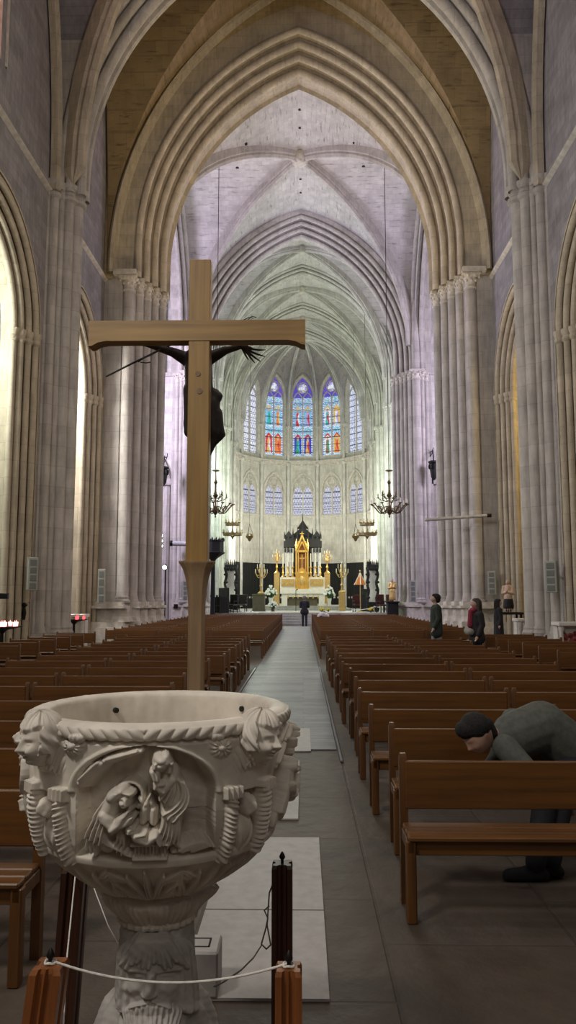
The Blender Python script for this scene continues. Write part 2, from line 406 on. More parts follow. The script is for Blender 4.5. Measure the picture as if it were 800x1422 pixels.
# ---- western arch of the crossing and its clustered piers
XW = -.14
wa = MB()
pr = [(1.9,.1)]+rolls(1.7,.08,[(.86,.14,.13),(.62,.62,.13),(.38,1.1,.13),(.12,1.6,.14)],2.5,False)
prb = [(o, 4.6-d) for o, d in pr[::-1]]
mould(wa, XW, 5.52, 8.25, 15.6, 14.25, pr+[(0,2.55)], 'y', 29.0, 1, 26)
mould(wa, XW, 7.25, 12.0, 14.7, 14.4, [(.3,.15),(.3,-.05),(.2,-.16),(.08,-.12),(.1,-.02),(.02,.02),(-.05,.06),(-.05,.2)], 'y', 29.0, 1, 26)
struct(wa.build('trim_crossing_arch', M['stone_arch']))
ww = MB()   # wall over the arch
P = apath(5.52, 8.25, 1.8, 15.6, 14.3, 26)
for (xa,za),(xb,zb) in zip(P, P[1:]):
    for y in (29.1, 31.45): ww.add([(XW+xa,y,za),(XW+xb,y,zb),(XW+xb,y,28),(XW+xa,y,28)], [(0,1,2,3)])
for s in (-1,1):
    for y in (29.1, 31.45): ww.add([(XW+s*7.4,y,14.2),(XW+s*9,y,14.2),(XW+s*9,y,28),(XW+s*7.4,y,28)], [(0,1,2,3)])
struct(ww.build('wall_crossing_west', M['wall_brick_lit'], smooth=0))
COLS_W = [(6.75,.3,.22),(6.42,.72,.155),(6.21,1.2,.155),(5.98,1.68,.155),(5.77,2.15,.18)]
for side in (-1,1):
    pm = MB(); X = lambda d: XW+side*d
    pl = [(9,.2),(7.0,.2),(6.9,.42),(6.55,.45),(6.5,.9),(6.32,.95),(6.28,1.4),(6.1,1.45),(6.05,1.9),(5.9,1.95),(5.9,2.6),(6.6,2.65),(9,2.65)]
    pm.prism([(X(a), 29+b) for a, b in pl], 0, 14.35)
    for a, b, r in COLS_W:
        shaft(pm, X(a), 29+b, r, 1.45, 13.75, 18)
    struct(pm.build('pillar_crossing_west', M['stone_pier']))
    cm = MB()
    for a, b, r in COLS_W: capital(cm, X(a), 29+b, 14.38, r, .62, r*1.5 if r < .2 else r*1.75)
    cm.box(min(X(6.4),X(7.3)), max(X(6.4),X(7.3)), 28.85, 29.5, 14.3, 14.5)
    struct(cm.build('trim_capitals', M['stone_trim']))
    bm_ = MB()
    for k, (e, z0, z1) in enumerate([(.52,0,.55),(.42,.55,.75),(.34,.75,1.25),(.46,1.25,1.35),(.36,1.35,1.5)]):
        if k in (2,):
            for a, b, r in COLS_W: bm_.lathe([(r*2.1,0),(r*1.7,.2),(r*1.75,.5)], (X(a),29+b,z0), 8)
            bm_.prism([(X(a-.12 if a < 8 else a), 29+b+(-.12 if b < .4 else 0)) for a, b in pl], z0, z1)
        else: bm_.prism([(X(a-e if a < 8 else a), 29+b+(-e if b < .4 else 0)) for a, b in pl], z0, z1)
    struct(bm_.build('trim_pier_base', M['stone_trim'], smooth=0))

# ---- crossing vault
cv = MB(); gC = groin(cv, XW, -.08, 6.5, 31.4, 43.0, 16.0, 8.3)
struct(cv.build('ceiling_crossing', M['web_vault'], smooth=60))
cr = MB(); diag_ribs(cr, XW, -.08, 6.5, 31.4, 43.0, gC, .34, .42, .97)
struct(cr.build('trim_crossing_ribs', M['stone_pier']))
bs = MB(); bs.lathe([(.05,-.5),(.2,-.5),(.34,-.42),(.42,-.3),(.42,.1)], (-.11,37.2,24.15), 16)
for j in range(8): bs.ball((-.11+.3*math.cos(j*PI/4), 37.2+.3*math.sin(j*PI/4), 23.78), .11, 8, 5)
struct(bs.build('trim_vault_boss', M['stone_trim']))
hm = MB()
for x, y in ((0,33.6),(0,35),(0,39.6),(0,41),(-2.6,34.5),(2.6,34.5),(-3.3,38),(3.3,38)):
    t = min(abs(x)/6.5, abs(y-37.2)/5.8); hm.lathe([(.09,-.02),(.09,.1)], (x-.1, y, gC(t)-.0), 10)
struct(hm.build('trim_vault_holes', plain('hole_dark', (.02,.02,.02), .9)))
# transepts
for side, nm in ((-1,'left'),(1,'right')):
    tm = MB(); Xa, Xb = -.1+side*6.5, -.1+side*15
    for y in (31.6, 43.2): tm.add([(Xa+side*.6,y,0),(Xb,y,0),(Xb,y,27),(Xa+side*.6,y,27)], [(0,1,2,3)])
    tm.add([(Xb,31.6,0),(Xb,43.2,0),(Xb,43.2,27),(Xb,31.6,27)], [(0,1,2,3)])
    tm.add([(Xa,31.6,26.5),(Xb,31.6,26.5),(Xb,43.2,26.5),(Xa,43.2,26.5)], [(0,1,2,3)])
    P = apath(5.2, 7.8, .0, 15.3, 14.5, 18)
    for (ya,za),(yb,zb) in zip(P, P[1:]): tm.add([(Xa,37.3+ya,za),(Xa,37.3+yb,zb),(Xa,37.3+yb,27),(Xa,37.3+ya,27)], [(0,1,2,3)])
    # blind arcading and string on the far wall
    struct(tm.build('wall_transept_'+nm, M['stone_choir'], smooth=0))
    tt = MB()
    pr = rolls(1.0,-.1,[(.8,0,.13),(.52,.22,.13),(.26,.44,.13)],1.0,False)
    mould(tt, 37.3, 5.0, 7.6, 15.3, 14.4, pr, 'x', Xa-side*.1, side, 20)
    tt.box(min(Xa+side*.7,Xb), max(Xa+side*.7,Xb), 43.0, 43.2, 14.35, 14.55)
    for xx in np.arange(.9, 8, .0+.55): tt.lathe([(.12,0),(.12,12.5)], (Xa+side*xx, 43.12, 14.4), 8)
    for k in range(2):
        mould(tt, Xa+side*(2.6+3.6*k), 1.3, 2.0, 8.2, 0, [(.35,-.02),(.35,-.14),(.2,-.2),(.05,-.14),(0,0)], 'y', 43.2, 1, 12)
        tt.box(Xa+side*(2.6+3.6*k)-1.75, Xa+side*(2.6+3.6*k)-1.2, 42.9, 43.2, 8.0, 8.35); tt.box(Xa+side*(2.6+3.6*k)+1.2, Xa+side*(2.6+3.6*k)+1.75, 42.9, 43.2, 8.0, 8.35)
    struct(tt.build('trim_transept_'+nm, M['stone_pier']))

# ---- choir: western arch, bays, apse
XE = -.06
ca = MB(); pr = [(1.3,.0)]+rolls(1.2,.0,[(.86,.1,.12),(.62,.4,.12),(.36,.66,.12),(.1,.92,.12)],1.5,False)
mould(ca, XE, 5.42, 7.7, 15.3, 14.3, pr, 'y', 42.9, 1, 24)
struct(ca.build('trim_choir_arch', M['stone_pier']))
we = MB(); P = apath(5.42, 7.7, 1.1, 15.3, 14.3, 24)
for (xa,za),(xb,zb) in zip(P, P[1:]): we.add([(XE+xa,42.95,za),(XE+xb,42.95,zb),(XE+xb,42.95,27),(XE+xa,42.95,27)], [(0,1,2,3)])
struct(we.build('wall_choir_west', M['web_vault'], smooth=0))
COLS_E = [(5.38,1.05,.14),(5.56,.78,.12),(5.76,.5,.12),(5.95,.22,.12),(6.18,-.12,.15),(6.5,-.28,.24),(6.85,-.1,.13),(7.1,.08,.15)]
for side in (-1,1):
    pm = MB(); X = lambda d: XE+side*d
    pl = [(7.4,0),(6.9,.0),(6.7,-.25),(6.3,-.2),(6.1,.05),(5.95,.3),(5.75,.6),(5.55,.85),(5.45,1.3),(5.9,1.6),(7.4,1.6)]
    pm.prism([(X(a),42.9+b) for a, b in pl], 0, 14.4)
    for a, b, r in COLS_E: shaft(pm, X(a), 42.9+b, r, 1.35, 13.9, 14)
    for a, b, r in COLS_E[-3:]: pm.lathe([(r,0),(r,9)], (X(a),42.9+b,14.4), 10)
    pm.prism([(X(7.3),42.9+.1),(X(6.3),42.9-.05),(X(6.3),43.4),(X(7.3),43.4)], 14.4, 24)
    struct(pm.build('pillar_choir_west', M['stone_pier']))
    cm = MB()
    for a, b, r in COLS_E: capital(cm, X(a), 42.9+b, 14.45, r, .5, r*1.75)
    for k, (e, z0, z1) in enumerate([(.42,0,.45),(.3,.45,1.15),(.42,1.15,1.25),(.32,1.25,1.4)]):
        cm.prism([(X(a-e*.6), 42.9+b-(e if b < 1 else 0)) for a, b in pl], z0, z1)
    struct(cm.build('trim_choir_capitals', M['stone_trim'], smooth=30))
CB = [44.3, 50.5, 57.2, 62.6]
cw = MB()
for side in (-1,1):
    X = side*6.05
    cw.add([(X,44,0),(X,62.8,0),(X,62.8,24),(X,44,24)], [(0,1,2,3)])
struct(cw.build('wall_choir', M['stone_choir'], smooth=0))
cv = MB(); crb = MB(); ct = MB()
for a, b in zip(CB, CB[1:]):
    g = groin(cv, 0, 0, 6.0, a, b, 16.3, 7.85, 12); diag_ribs(crb, 0, 0, 5.9, a, b, g, .24, .32, .96)
    ct.lathe([(.08,-.35),(.22,-.32),(.3,-.2),(.3,.1)], (0,(a+b)/2,24.0), 12)
struct(cv.build('ceiling_choir', M['web_vault'], smooth=60)); struct(crb.build('trim_choir_ribs', M['stone_choir']))
struct(ct.build('trim_choir_bosses', M['stone_trim']))
for y in CB[1:]:
    am = MB(); pr = rolls(.6,-.5,[(.42,-.42,.1),(.22,-.28,.1),(.06,-.1,.11)],.0,False)
    mould(am, 0, 5.6, 7.35, 16.3, 14.3, pr+[(o,-d) for o, d in pr[::-1]], 'y', y, 1, 22)
    struct(am.build('trim_choir_arch', M['stone_choir']))
    for side in (-1,1):
        pm = MB()
        for a, b, r in ((5.98,-.62,.1),(5.92,-.36,.13),(5.72,0,.2),(5.92,.36,.13),(5.98,.62,.1)): shaft(pm, side*a, y+b, r, .9, 14.0, 12); capital(pm, side*a, y+b, 14.45, r, .45, r*1.6)
        for yy in (y-2.2, y-3.6): pm.lathe([(.1,0),(.1,21)], (side*6.0, yy, .75), 10)
        struct(pm.build('pillar_choir', M['stone_choir']))
# apse
AY, AR = 62.6, 6.0; ST7 = PI/7
def av(i): th = i*ST7; return (AR*math.sin(th), AY+AR*math.cos(th))
am = MB(); tri = MB(); shf = MB(); webs = MB(); ribs = MB(); KEY = Vector((0, AY+.6, 23.75))
APSE = []
for k in range(-3, 4):
    (xa, ya), (xb, yb) = av(k-.5), av(k+.5)
    c = Vector(((xa+xb)/2, (ya+yb)/2, 0)); u = Vector((xb-xa, yb-ya, 0)); hw = u.length/2; u.normalize(); nrm = Vector((c.x, c.y-AY, 0)).normalized()
    mp = lambda s, d, z, c=c, u=u, nrm=nrm: tuple(c+u*s+nrm*d+Vector((0,0,z)))
    APSE.append((k, mp, hw))
    panel(am, -hw, hw, 0, 24, 0, [(.88,1.5,11.15,9.0),(.9,1.9,19.75,14.35)], mp, .32, 10)
    mould(tri, 0, .9, 1.9, 19.75, 14.35, [(.3,-.02),(.28,-.12),(.16,-.16),(.06,-.08),(0,.05)], mp=mp, n=12)
    mould(tri, 0, .88, 1.5, 11.15, 9.0, [(.2,-.02),(.18,-.08),(.06,-.08),(0,.03)], mp=mp, n=12)
    for (s0,s1,z0,z1,d) in ((-hw,hw,13.6,13.78,-.24),(-hw,hw,13.45,13.6,-.12),(-hw,hw,13.78,13.9,-.3),(-hw,hw,8.75,8.9,-.1),(-hw,hw,1.6,1.75,-.1)):
        tri.add([mp(s0,.02,z0),mp(s1,.02,z0),mp(s1,d,z0),mp(s0,d,z0),mp(s0,.02,z1),mp(s1,.02,z1),mp(s1,d,z1),mp(s0,d,z1)], [(0,1,2,3),(4,5,6,7),(2,3,7,6)])
    for s in np.linspace(-hw*.85,hw*.85,9): tri.ball(mp(s,-.12,13.5), .07, 6, 4)
    # vault web over the window
    rows = []
    for j in range(11):
        t = j/10; row = []
        for i in range(13):
            s = -hw+2*hw*i/12; zw = 17.2+4.9*(math.sqrt(max(0,1-(abs(s)/hw)**1.7)))
            b = Vector(mp(s,0,0)); p = b.lerp(Vector((KEY.x,KEY.y,0)), t); p.z = zw+(KEY.z-zw)*math.sin(t*PI/2)**.85; row.append(p)
        rows.append(row)
    webs.ring(rows, closed_ring=False, cap=False)
for k in range(-4, 4):
    x, y = av(k+.5); inn = Vector((x, y-AY, 0)).normalized()
    for r, d in ((.15,-.16),): shf.lathe([(r,0),(r,16.0)], (x+inn.x*d, y+inn.y*d, .9), 12, cap=False); capital(shf, x+inn.x*d, y+inn.y*d, 17.0, r, .42, r*1.8)
    t_ = Vector((-inn.y, inn.x, 0))
    for sg in (-1,1): shf.lathe([(.085,0),(.085,16.0)], (x+t_.x*sg*.25+inn.x*-.02, y+t_.y*sg*.25-inn.y*.02, .9), 8, cap=False)
    shf.ball((x+inn.x*-.2, y+inn.y*-.2, 13.55), (.24,.24,.22), 8, 6)
    p0 = Vector((x+inn.x*-.15, y+inn.y*-.15, 17.0)); pts = []
    for j in range(15):
        t = j/14; p = p0.lerp(KEY, 1-math.cos(t*PI/2)); p.z = p0.z+(KEY.z-.1-p0.z)*math.sin(t*PI/2); pts.append(p)
    rib(ribs, pts, .3, .36)
struct(am.build('wall_apse', M['stone_apse'], smooth=0)); struct(tri.build('trim_apse', M['stone_trim']))
struct(shf.build('pillar_apse', M['stone_choir'])); struct(webs.build('ceiling_apse', stone('web_apse', (.40,.37,.36), axes='XZY', block=(.5,.2), streak=True), smooth=60)); struct(ribs.build('trim_apse_ribs', M['stone_choir']))
bw = MB(); bw.add([(-9,-8,0),(9,-8,0),(9,-8,28),(-9,-8,28)], [(0,1,2,3)])
struct(bw.build('wall_back', M['stone_face'], smooth=0))
# ------------------------------------------------------------------ stained glass
def glass_mat(name, strength):
    m, nt, b = new_mat(name); a = nt.nodes.new('ShaderNodeVertexColor'); a.layer_name = 'glass'
    nt.links.new(a.outputs[0], b.inputs['Emission Color']); b.inputs['Emission Strength'].default_value = strength
    b.inputs['Base Color'].default_value = (.02,.02,.02,1); b.inputs['Roughness'].default_value = .3; return m
M['glass'] = glass_mat('stained_glass', .85)
def inside_arch(x, z, a, rise, zs, zb):
    if z < zb or abs(x) > a: return False
    if z <= zs: return True
    c = (rise*rise-a*a)/(2*a); R = a+c; return math.hypot(abs(x)+c, z-zs) < R
PAL = dict(sky=(.28,.62,.95), deep=(.03,.07,.62), red=(.75,.05,.05), green=(.05,.42,.2), teal=(.05,.55,.62), orange=(.85,.25,.06), gold=(.85,.55,.15), white=(.85,.92,1.0), flesh=(.75,.5,.4), lilac=(.5,.42,.8), brown=(.35,.16,.08))
def glass_window(name, k, mp, lights, a, rise, zs, zb, fn, depth=.24, step=.045):
    nx = int(2*a/step)+1; nz = int((zs+rise-zb)/step)+1
    V = []; Fc = []; C = []; idx = {}
    def vid(i, j):
        if (i,j) not in idx: idx[(i,j)] = len(V); V.append(mp(-a+i*step, depth, zb+j*step))
        return idx[(i,j)]
    for i in range(nx):
        for j in range(nz):
            x = -a+(i+.5)*step; z = zb+(j+.5)*step
            if inside_arch(x, z, a+.03, rise, zs, zb): Fc.append((vid(i,j),vid(i+1,j),vid(i+1,j+1),vid(i,j+1))); C.append(fn(x, z))
    me = bpy.data.meshes.new(name); me.from_pydata(V, [], Fc); me.materials.append(M['glass'])
    ca = me.color_attributes.new('glass', 'FLOAT_COLOR', 'CORNER'); flat = []
    for c in C: flat += [c[0],c[1],c[2],1]*4
    ca.data.foreach_set('color', flat)
    o = bpy.data.objects.new(name, me); COL.objects.link(o); return o
def dim(c, f): return tuple(v*f for v in c)
def fig_fn(robes, rnd, tone=1.0):
    """two lancets, each with an upper and a lower standing figure under a canopy, jewelled tracery above"""
    def fn(x, z):
        s = 0 if x < 0 else 1; u = (abs(x)-.45)/.38      # -1..1 over one lancet
        h = rnd.random()*.5+.6
        if z > 19.75:
            r = math.hypot(x, z-20.65)
            if r < .2: return dim(PAL['white'], h*tone)
            if r < .42: return dim(PAL['white'] if int((math.atan2(x, z-20.65)+PI)*1.5/PI*2) % 2 else PAL['lilac'], h*tone)
            return dim((.22,.10,.55) if rnd.random() < .5 else PAL['deep'], h*tone)
        if int(z/.32) % 2 == 0 and (z % .32) < .045: return (.03,.04,.08)
        t = z-14.35; row = 0 if t < 2.55 else 1; q = t if row == 0 else t-2.55
        if abs(u) > .8: return dim(PAL['white'] if int(z*9) % 2 else ((.12,.28,.9) if rnd.random() < .6 else PAL['sky']), h*tone)
        if row == 1 and q > 2.1: 
            return dim(rnd.choice([PAL['sky'],PAL['lilac'],PAL['white'],PAL['teal']]), h*tone)
        if q < .22: return dim(PAL['white'] if rnd.random() < .6 else PAL['sky'], h*tone)
        robe, cloak, back = robes[row*2+s]
        w = .42+.12*math.cos(q*2.2)
        if q < 1.45 and abs(u) < w: return dim(PAL[robe] if u*(1 if s else -1) < .1+.2*math.sin(q*5) else PAL[cloak], h*tone)
        if q < 1.78 and abs(u) < .26: return dim(PAL['flesh'] if q < 1.7 else PAL['gold'], h*tone)
        if q < 1.9-abs(u)*.35: return dim(PAL[back], h*tone)
        if q < 2.1-abs(u)*.45: return dim(PAL['gold'] if row else PAL['red'], h*tone)
        return dim(rnd.choice([PAL['sky'],PAL['white'],PAL['teal'],PAL['lilac'] if row else PAL['sky']]), h*tone)
    return fn
def grisaille(rnd, tint, tone):
    def fn(x, z):
        h = rnd.random()
        d = abs(((x*4+z*2) % 1)-.5) < .09 or abs(((x*4-z*2) % 1)-.5) < .09
        if (z % .5) < .05: return (.06,.07,.1)
        c = tint if h < .75 else PAL['lilac']
        return dim(c, tone*(.45 if d else .75+.4*h))
    return fn
rnd = random.Random(3)
R_C = [('green','teal','deep'),('gold','red','deep'),('red','white','sky'),('lilac','red','sky')]
R_L = [('gold','white','red'),('orange','red','orange'),('teal','green','sky'),('orange','gold','sky')]
R_R = [('brown','green','white'),('orange','red','gold'),('teal','red','white'),('white','lilac','gold')]
def tracery(parent, mp, a, rise, zs, zb, d, foil_z, foil_r, lr, lzs, blind=False):
    t = MB()
    t.add([mp(s,dd,z) for s in (-.05,.05) for dd in (d-.1,d+.05) for z in (zb,lzs+.3)], [(0,1,3,2),(4,5,7,6),(0,1,5,4),(2,3,7,6)])
    for sg in (-1,1):
        b = (a-.02)/2
        mould(t, sg*b, b-.05, lr, lzs, lzs, [(.09,d-.09),(0,d-.09),(0,d+.05)], mp=mp, n=7)
    for j in range(3):
        an = PI/2+j*2*PI/3; cx, cz = foil_r*.62*math.cos(an), foil_z+foil_r*.62*math.sin(an)
        pts = [Vector(mp(cx+foil_r*.5*math.cos(an+p), d-.06, cz+foil_r*.5*math.sin(an+p))) for p in np.linspace(-1.9,1.9,11)]
        t.tube(pts, .045, 6)
    t.tube([Vector(mp(foil_r*1.2*math.cos(p), d-.06, foil_z+foil_r*1.2*math.sin(p))) for p in np.linspace(0,2*PI,25)], .04, 6)
    t.build('window_tracery', M['stone_trim'], parent)
wn = 1
for k, mp, hw in APSE:
    if k == 0: fn = fig_fn(R_C, rnd, 1.0)
    elif k == -1: fn = fig_fn(R_L, rnd, 1.15)
    elif k == 1: fn = fig_fn(R_R, rnd, 1.1)
    else: fn = grisaille(rnd, (.78,.88,1.0) if k > 0 else (.9,.97,1.0), 1.25)
    w = struct(glass_window(f'window_{wn}', k, mp, 2, .9, 1.9, 19.75, 14.35, fn)); wn += 1
    tracery(w, mp, .9, 1.9, 19.75, 14.35, .24, 20.72, .42, .75, 19.45)
    ld = MB()
    for z in np.arange(14.75, 19.6, .62): ld.add([mp(-.88,.215,z-.016),mp(.88,.215,z-.016),mp(.88,.215,z+.016),mp(-.88,.215,z+.016)], [(0,1,2,3)])
    ld.build('saddle_bars', M['lead'], w, smooth=0)
    # lower window: two grisaille lancets, blind trefoil over them
    f2 = grisaille(rnd, (.80,.85,.95), 1.0)
    def f3(x, z, f2=f2, a=.88):
        return f2(x, z)
    w = struct(glass_window(f'window_{wn}', k, mp, 2, .88, .85, 11.0, 9.0, f3)); wn += 1
    b = MB(); P = apath(.88,1.5,0,11.15,9.0,10)
    # stone field above the lancets
    top = [(x, z) for x, z in P if z >= 11.1]
    def lan(x):
        xx = abs(abs(x)-.43); cc = (.75*.75-.36*.36)/(.72); RR = .36+cc
        return 10.85+(math.sqrt(max(0, RR*RR-(xx+cc)**2)) if xx < .36 else -.0)
    xs = np.linspace(-.87,.87,30)
    def arc(x): 
        cc = (1.5*1.5-.88*.88)/(1.76); RR = .88+cc; return 11.15+math.sqrt(max(0, RR*RR-(abs(x)+cc)**2))
    for x0, x1 in zip(xs, xs[1:]): b.add([mp(x0,.2,lan(x0)),mp(x1,.2,lan(x1)),mp(x1,.2,arc(x1)),mp(x0,.2,arc(x0))], [(0,1,2,3)])
    b.build('window_spandrel', M['stone_apse'], w, smooth=0)
    tracery(w, mp, .88, 1.5, 11.15, 9.0, .2, 11.95, .36, .75, 10.85)
    ld = MB()
    for z in np.arange(9.3, 11.2, .42): ld.add([mp(-.86,.215,z-.016),mp(.86,.215,z-.016),mp(.86,.215,z+.016),mp(-.86,.215,z+.016)], [(0,1,2,3)])
    ld.build('saddle_bars', M['lead'], w, smooth=0)

# ------------------------------------------------------------------ benches
M['bench_wood'] = wood('bench_wood', (.13,.052,.0105), 'X', 1, .42)
M['bench_post'] = wood('bench_post', (.122,.049,.0105), 'Z', 1, .42)
BL = 1.45
def make_bench(name='wooden_bench', L=BL):
    root = empty(name, (0,0,0), 'x', 'bench')
    b = MB(); b.bbox(-L/2+.03, L/2-.03, -.035, -.008, .50, .755, .006); b.build('backrest', M['bench_wood'], root, 30)
    s = MB()
    for y0, y1 in ((-.30,-.215),(-.205,-.125),(-.115,-.03)): s.bbox(-L/2+.01, L/2-.01, y0, y1, .405, .43, .006)
    s.build('seat', M['bench_wood'], root, 30)
    a = MB(); a.bbox(-L/2+.05, L/2-.05, -.265, -.245, .33, .405, .004); a.bbox(-L/2+.05, L/2-.05, -.05, -.03, .33, .405, .004); a.build('apron', M['bench_wood'], root, 30)
    for sx in (-1,1):
        x = sx*(L/2-.022); p = MB()
        v = [(x-.022,-.03+.0,0),(x+.022,-.03,0),(x+.022,.025,0),(x-.022,.025,0)]
        p.ring([[(x+dx, y+dy, z) for dx, dy in ((-.022,-.026),(.022,-.026),(.022,.026),(-.022,.026))] for y, z in ((-.0,0),(.0,.4),(.012,.765))]+[[(x+dx*.7, .012+dy*.7, .79) for dx, dy in ((-.022,-.026),(.022,-.026),(.022,.026),(-.022,.026))]])
        p.bbox(x-.018, x+.018, -.29, -.03, .345, .405, .004)
        p.build('post', M['bench_post'], root, 30)
        q = MB(); q.bbox(x-.026, x+.026, -.29, -.235, 0, .405, .006); q.build('leg', M['bench_post'], root, 30)
    return root
ORD = 'first second third fourth fifth sixth seventh eighth ninth tenth eleventh twelfth thirteenth fourteenth fifteenth sixteenth seventeenth eighteenth nineteenth twentieth twenty-first twenty-second twenty-third twenty-fourth'.split()
protos = [make_bench(), make_bench('wooden_bench', 1.0)]; used_proto = [False, False]
def put_bench(xc, y, label, group, rz=0.0, pr=0):
    o = copy_tree(protos[pr]) if used_proto[pr] else protos[pr]
    used_proto[pr] = True
    o.location = (xc, y, .012 if False else 0); o.rotation_euler = (0,0,rz); tag(o, label, 'bench', group); return o
RN = [4.41,5.47,6.39,7.54,8.6,9.62,10.65,11.7,12.75,13.8,14.85,15.9,16.95,18.0]
LN = [3.73,4.72,5.75,6.85,7.95,9.0,10.05,11.1,12.1,13.1,14.1,15.1,16.1,17.1,18.1]
FARR = [21.6+.95*i for i in range(22)]
rj = random.Random(5)
for i, y in enumerate(RN):
    x0 = (.53,.59,.53,.52)[i] if i < 4 else .53+rj.uniform(-.02,.03)
    put_bench(x0+BL/2, y, f'brown wooden bench on the right edge of the aisle, {ORD[i]} row from the font', 'benches right of the aisle', rj.uniform(-.006,.006) if i > 0 else .0)
    if i > 1 and i < 13: put_bench(x0+BL*1.5+.03, y+rj.uniform(-.03,.03), f'brown bench joined outside the right aisle bench, {ORD[i]} row from the font', 'benches joined outside the right aisle row', 0)
for i, y in enumerate(LN):
    x0 = (-1.215,-1.3,-1.36)[i] if i < 3 else (-1.33 if i < 8 else -1.22)+rj.uniform(-.03,.02)
    put_bench(x0-BL/2, y, f'brown wooden bench on the left edge of the aisle, {ORD[i]} row from the font', 'benches left of the aisle', rj.uniform(-.006,.006))
    if i > 2: put_bench(x0-BL*1.5-.03, y+rj.uniform(-.03,.03), f'brown bench joined outside the left aisle bench, {ORD[i]} row from the font', 'benches joined outside the left aisle row', 0)
for i in range(8):
    put_bench(4.22+BL/2, 12.0+1.03*i, f'short brown bench along the right wall, {ORD[i]} nearest the font in its column', 'benches along the right wall', rj.uniform(-.03,.03))
    if i > 1: put_bench(-5.3-.5, 12.4+1.05*i, f'short brown bench along the left wall, {ORD[i-2]} nearest the font in its column', 'benches along the left wall', rj.uniform(-.03,.03), 1)
for i, y in enumerate(FARR):
    for c, (xr, w) in enumerate(((.45,'aisle end'),(1.93,'mid row'),(3.41,'outer end'))):
        put_bench(xr+BL/2, y, f'far bench right of the aisle, {w}, {ORD[i]} row of the crossing block', 'far benches right of the aisle')
        put_bench(-xr-.66-BL/2, y, f'far bench left of the aisle, {w}, {ORD[i]} row of the crossing block', 'far benches left of the aisle')
# ------------------------------------------------------------------ carved font
M['marble'] = plain('font_marble', (.66,.60,.51), .55, var=.22, nscale=7, bump_s=.2)
M['grey_stone'] = plain('font_grey_stone', (.42,.395,.36), .7, var=.25, nscale=10, bump_s=.15)
FC = at(224, 980, Y=2.5); FX, FY = FC.x, 2.5
_pm = (np.array(_fw), np.array(_rt), np.array(_up))
def proj_np(X, Y, Z):
    v = (X, Y, Z-CAM_H); D, A, B = [sum(v[i]*m[i] for i in range(3)) for m in _pm]
    return CX+F_PX*A/D, CY-F_PX*B/D
def zc(py): return at(224, py, Y=FY).z
def rr(px): return px*FY/F_PX*.968
def grid_mesh(name, X, Y, Z, mat, parent, wrap=True):
    h, w = X.shape; V = np.stack([X, Y, Z], -1).reshape(-1, 3).astype(np.float32)
    i = np.arange(h-1)[:,None]; j = np.arange(w if wrap else w-1)[None,:]; k = (j+1) % w
    Fc = np.stack([i*w+j, i*w+k, (i+1)*w+k, (i+1)*w+j], -1).reshape(-1, 4).astype(np.int32)
    me = bpy.data.meshes.new(name); me.vertices.add(len(V)); me.vertices.foreach_set('co', V.ravel())
    me.loops.add(Fc.size); me.loops.foreach_set('vertex_index', Fc.ravel())
    me.polygons.add(len(Fc)); me.polygons.foreach_set('loop_start', np.arange(0, Fc.size, 4, dtype=np.int32)); me.polygons.foreach_set('loop_total', np.full(len(Fc), 4, np.int32))
    me.polygons.foreach_set('use_smooth', np.ones(len(Fc), bool)); me.update(calc_edges=True); me.materials.append(mat)
    o = bpy.data.objects.new(name, me); COL.objects.link(o); o.parent = parent; return o
def interp_prof(P, n):
    P = np.array(P, float); s = np.r_[0, np.cumsum(np.hypot(np.diff(P[:,0]), np.diff(P[:,1])))]
    t = np.linspace(0, s[-1], n); return np.interp(t, s, P[:,0]), np.interp(t, s, P[:,1])
class Relief:
    """height field made of rounded capsules and balls, the highest one wins"""
    def __init__(s, px, py): s.px, s.py = px, py; s.h = np.zeros_like(px)
    def cap(s, x0, y0, x1, y1, r0, r1, base, amp, folds=None):
        dx, dy = x1-x0, y1-y0; L2 = dx*dx+dy*dy+1e-9
        t = np.clip(((s.px-x0)*dx+(s.py-y0)*dy)/L2, 0, 1); d = np.hypot(s.px-x0-t*dx, s.py-y0-t*dy); r = r0+(r1-r0)*t
        q = np.clip(1-(d/r)**2, 0, 1); h = base+amp*np.sqrt(q)
        if folds:
            f, ph, sk, k = folds; side = ((s.px-x0)*dy-(s.py-y0)*dx)/math.sqrt(L2)
            h = h+k*np.sin((side*f+t*sk)+ph)*np.sqrt(q)
        s.h = np.where((d < r) & (h > s.h), h, s.h); return s
    def ball(s, x, y, rx, ry, base, amp, rot=0):
        c, n = math.cos(rot), math.sin(rot); u = (s.px-x)*c+(s.py-y)*n; v = -(s.px-x)*n+(s.py-y)*c
        q = 1-(u/rx)**2-(v/ry)**2; h = base+amp*np.sqrt(np.clip(q,0,1)); s.h = np.where((q > 0) & (h > s.h), h, s.h); return s
    def dent(s, x, y, rx, ry, depth):
        q = np.exp(-((s.px-x)/rx)**2-((s.py-y)/ry)**2); s.h = s.h-depth*q; return s
    def add(s, x, y, rx, ry, k, rot=0):
        c, n = math.cos(rot), math.sin(rot); u = (s.px-x)*c+(s.py-y)*n; v = -(s.px-x)*n+(s.py-y)*c
        s.h = s.h+k*np.exp(-(u/rx)**2-(v/ry)**2); return s
def face_on(R, x, y, w, h, amp, turn=0):
    """eyes, nose, mouth and hair line cut into a head already on the relief"""
    R.add(x+turn*w*.3, y+h*.02, w*.13, h*.22, amp*.5)
    for sx in (-1,1): R.dent(x+turn*w*.25+sx*w*.36, y-h*.12, w*.2, h*.1, amp*.35)
    R.dent(x+turn*w*.25, y+h*.42, w*.25, h*.05, amp*.3)
    R.add(x+turn*w*.2, y+h*.62, w*.25, h*.15, amp*.2)
font = empty('baptismal_font', (0,0,0), 'carved pale marble baptismal font on a bearded-head pillar in the foreground', 'font')
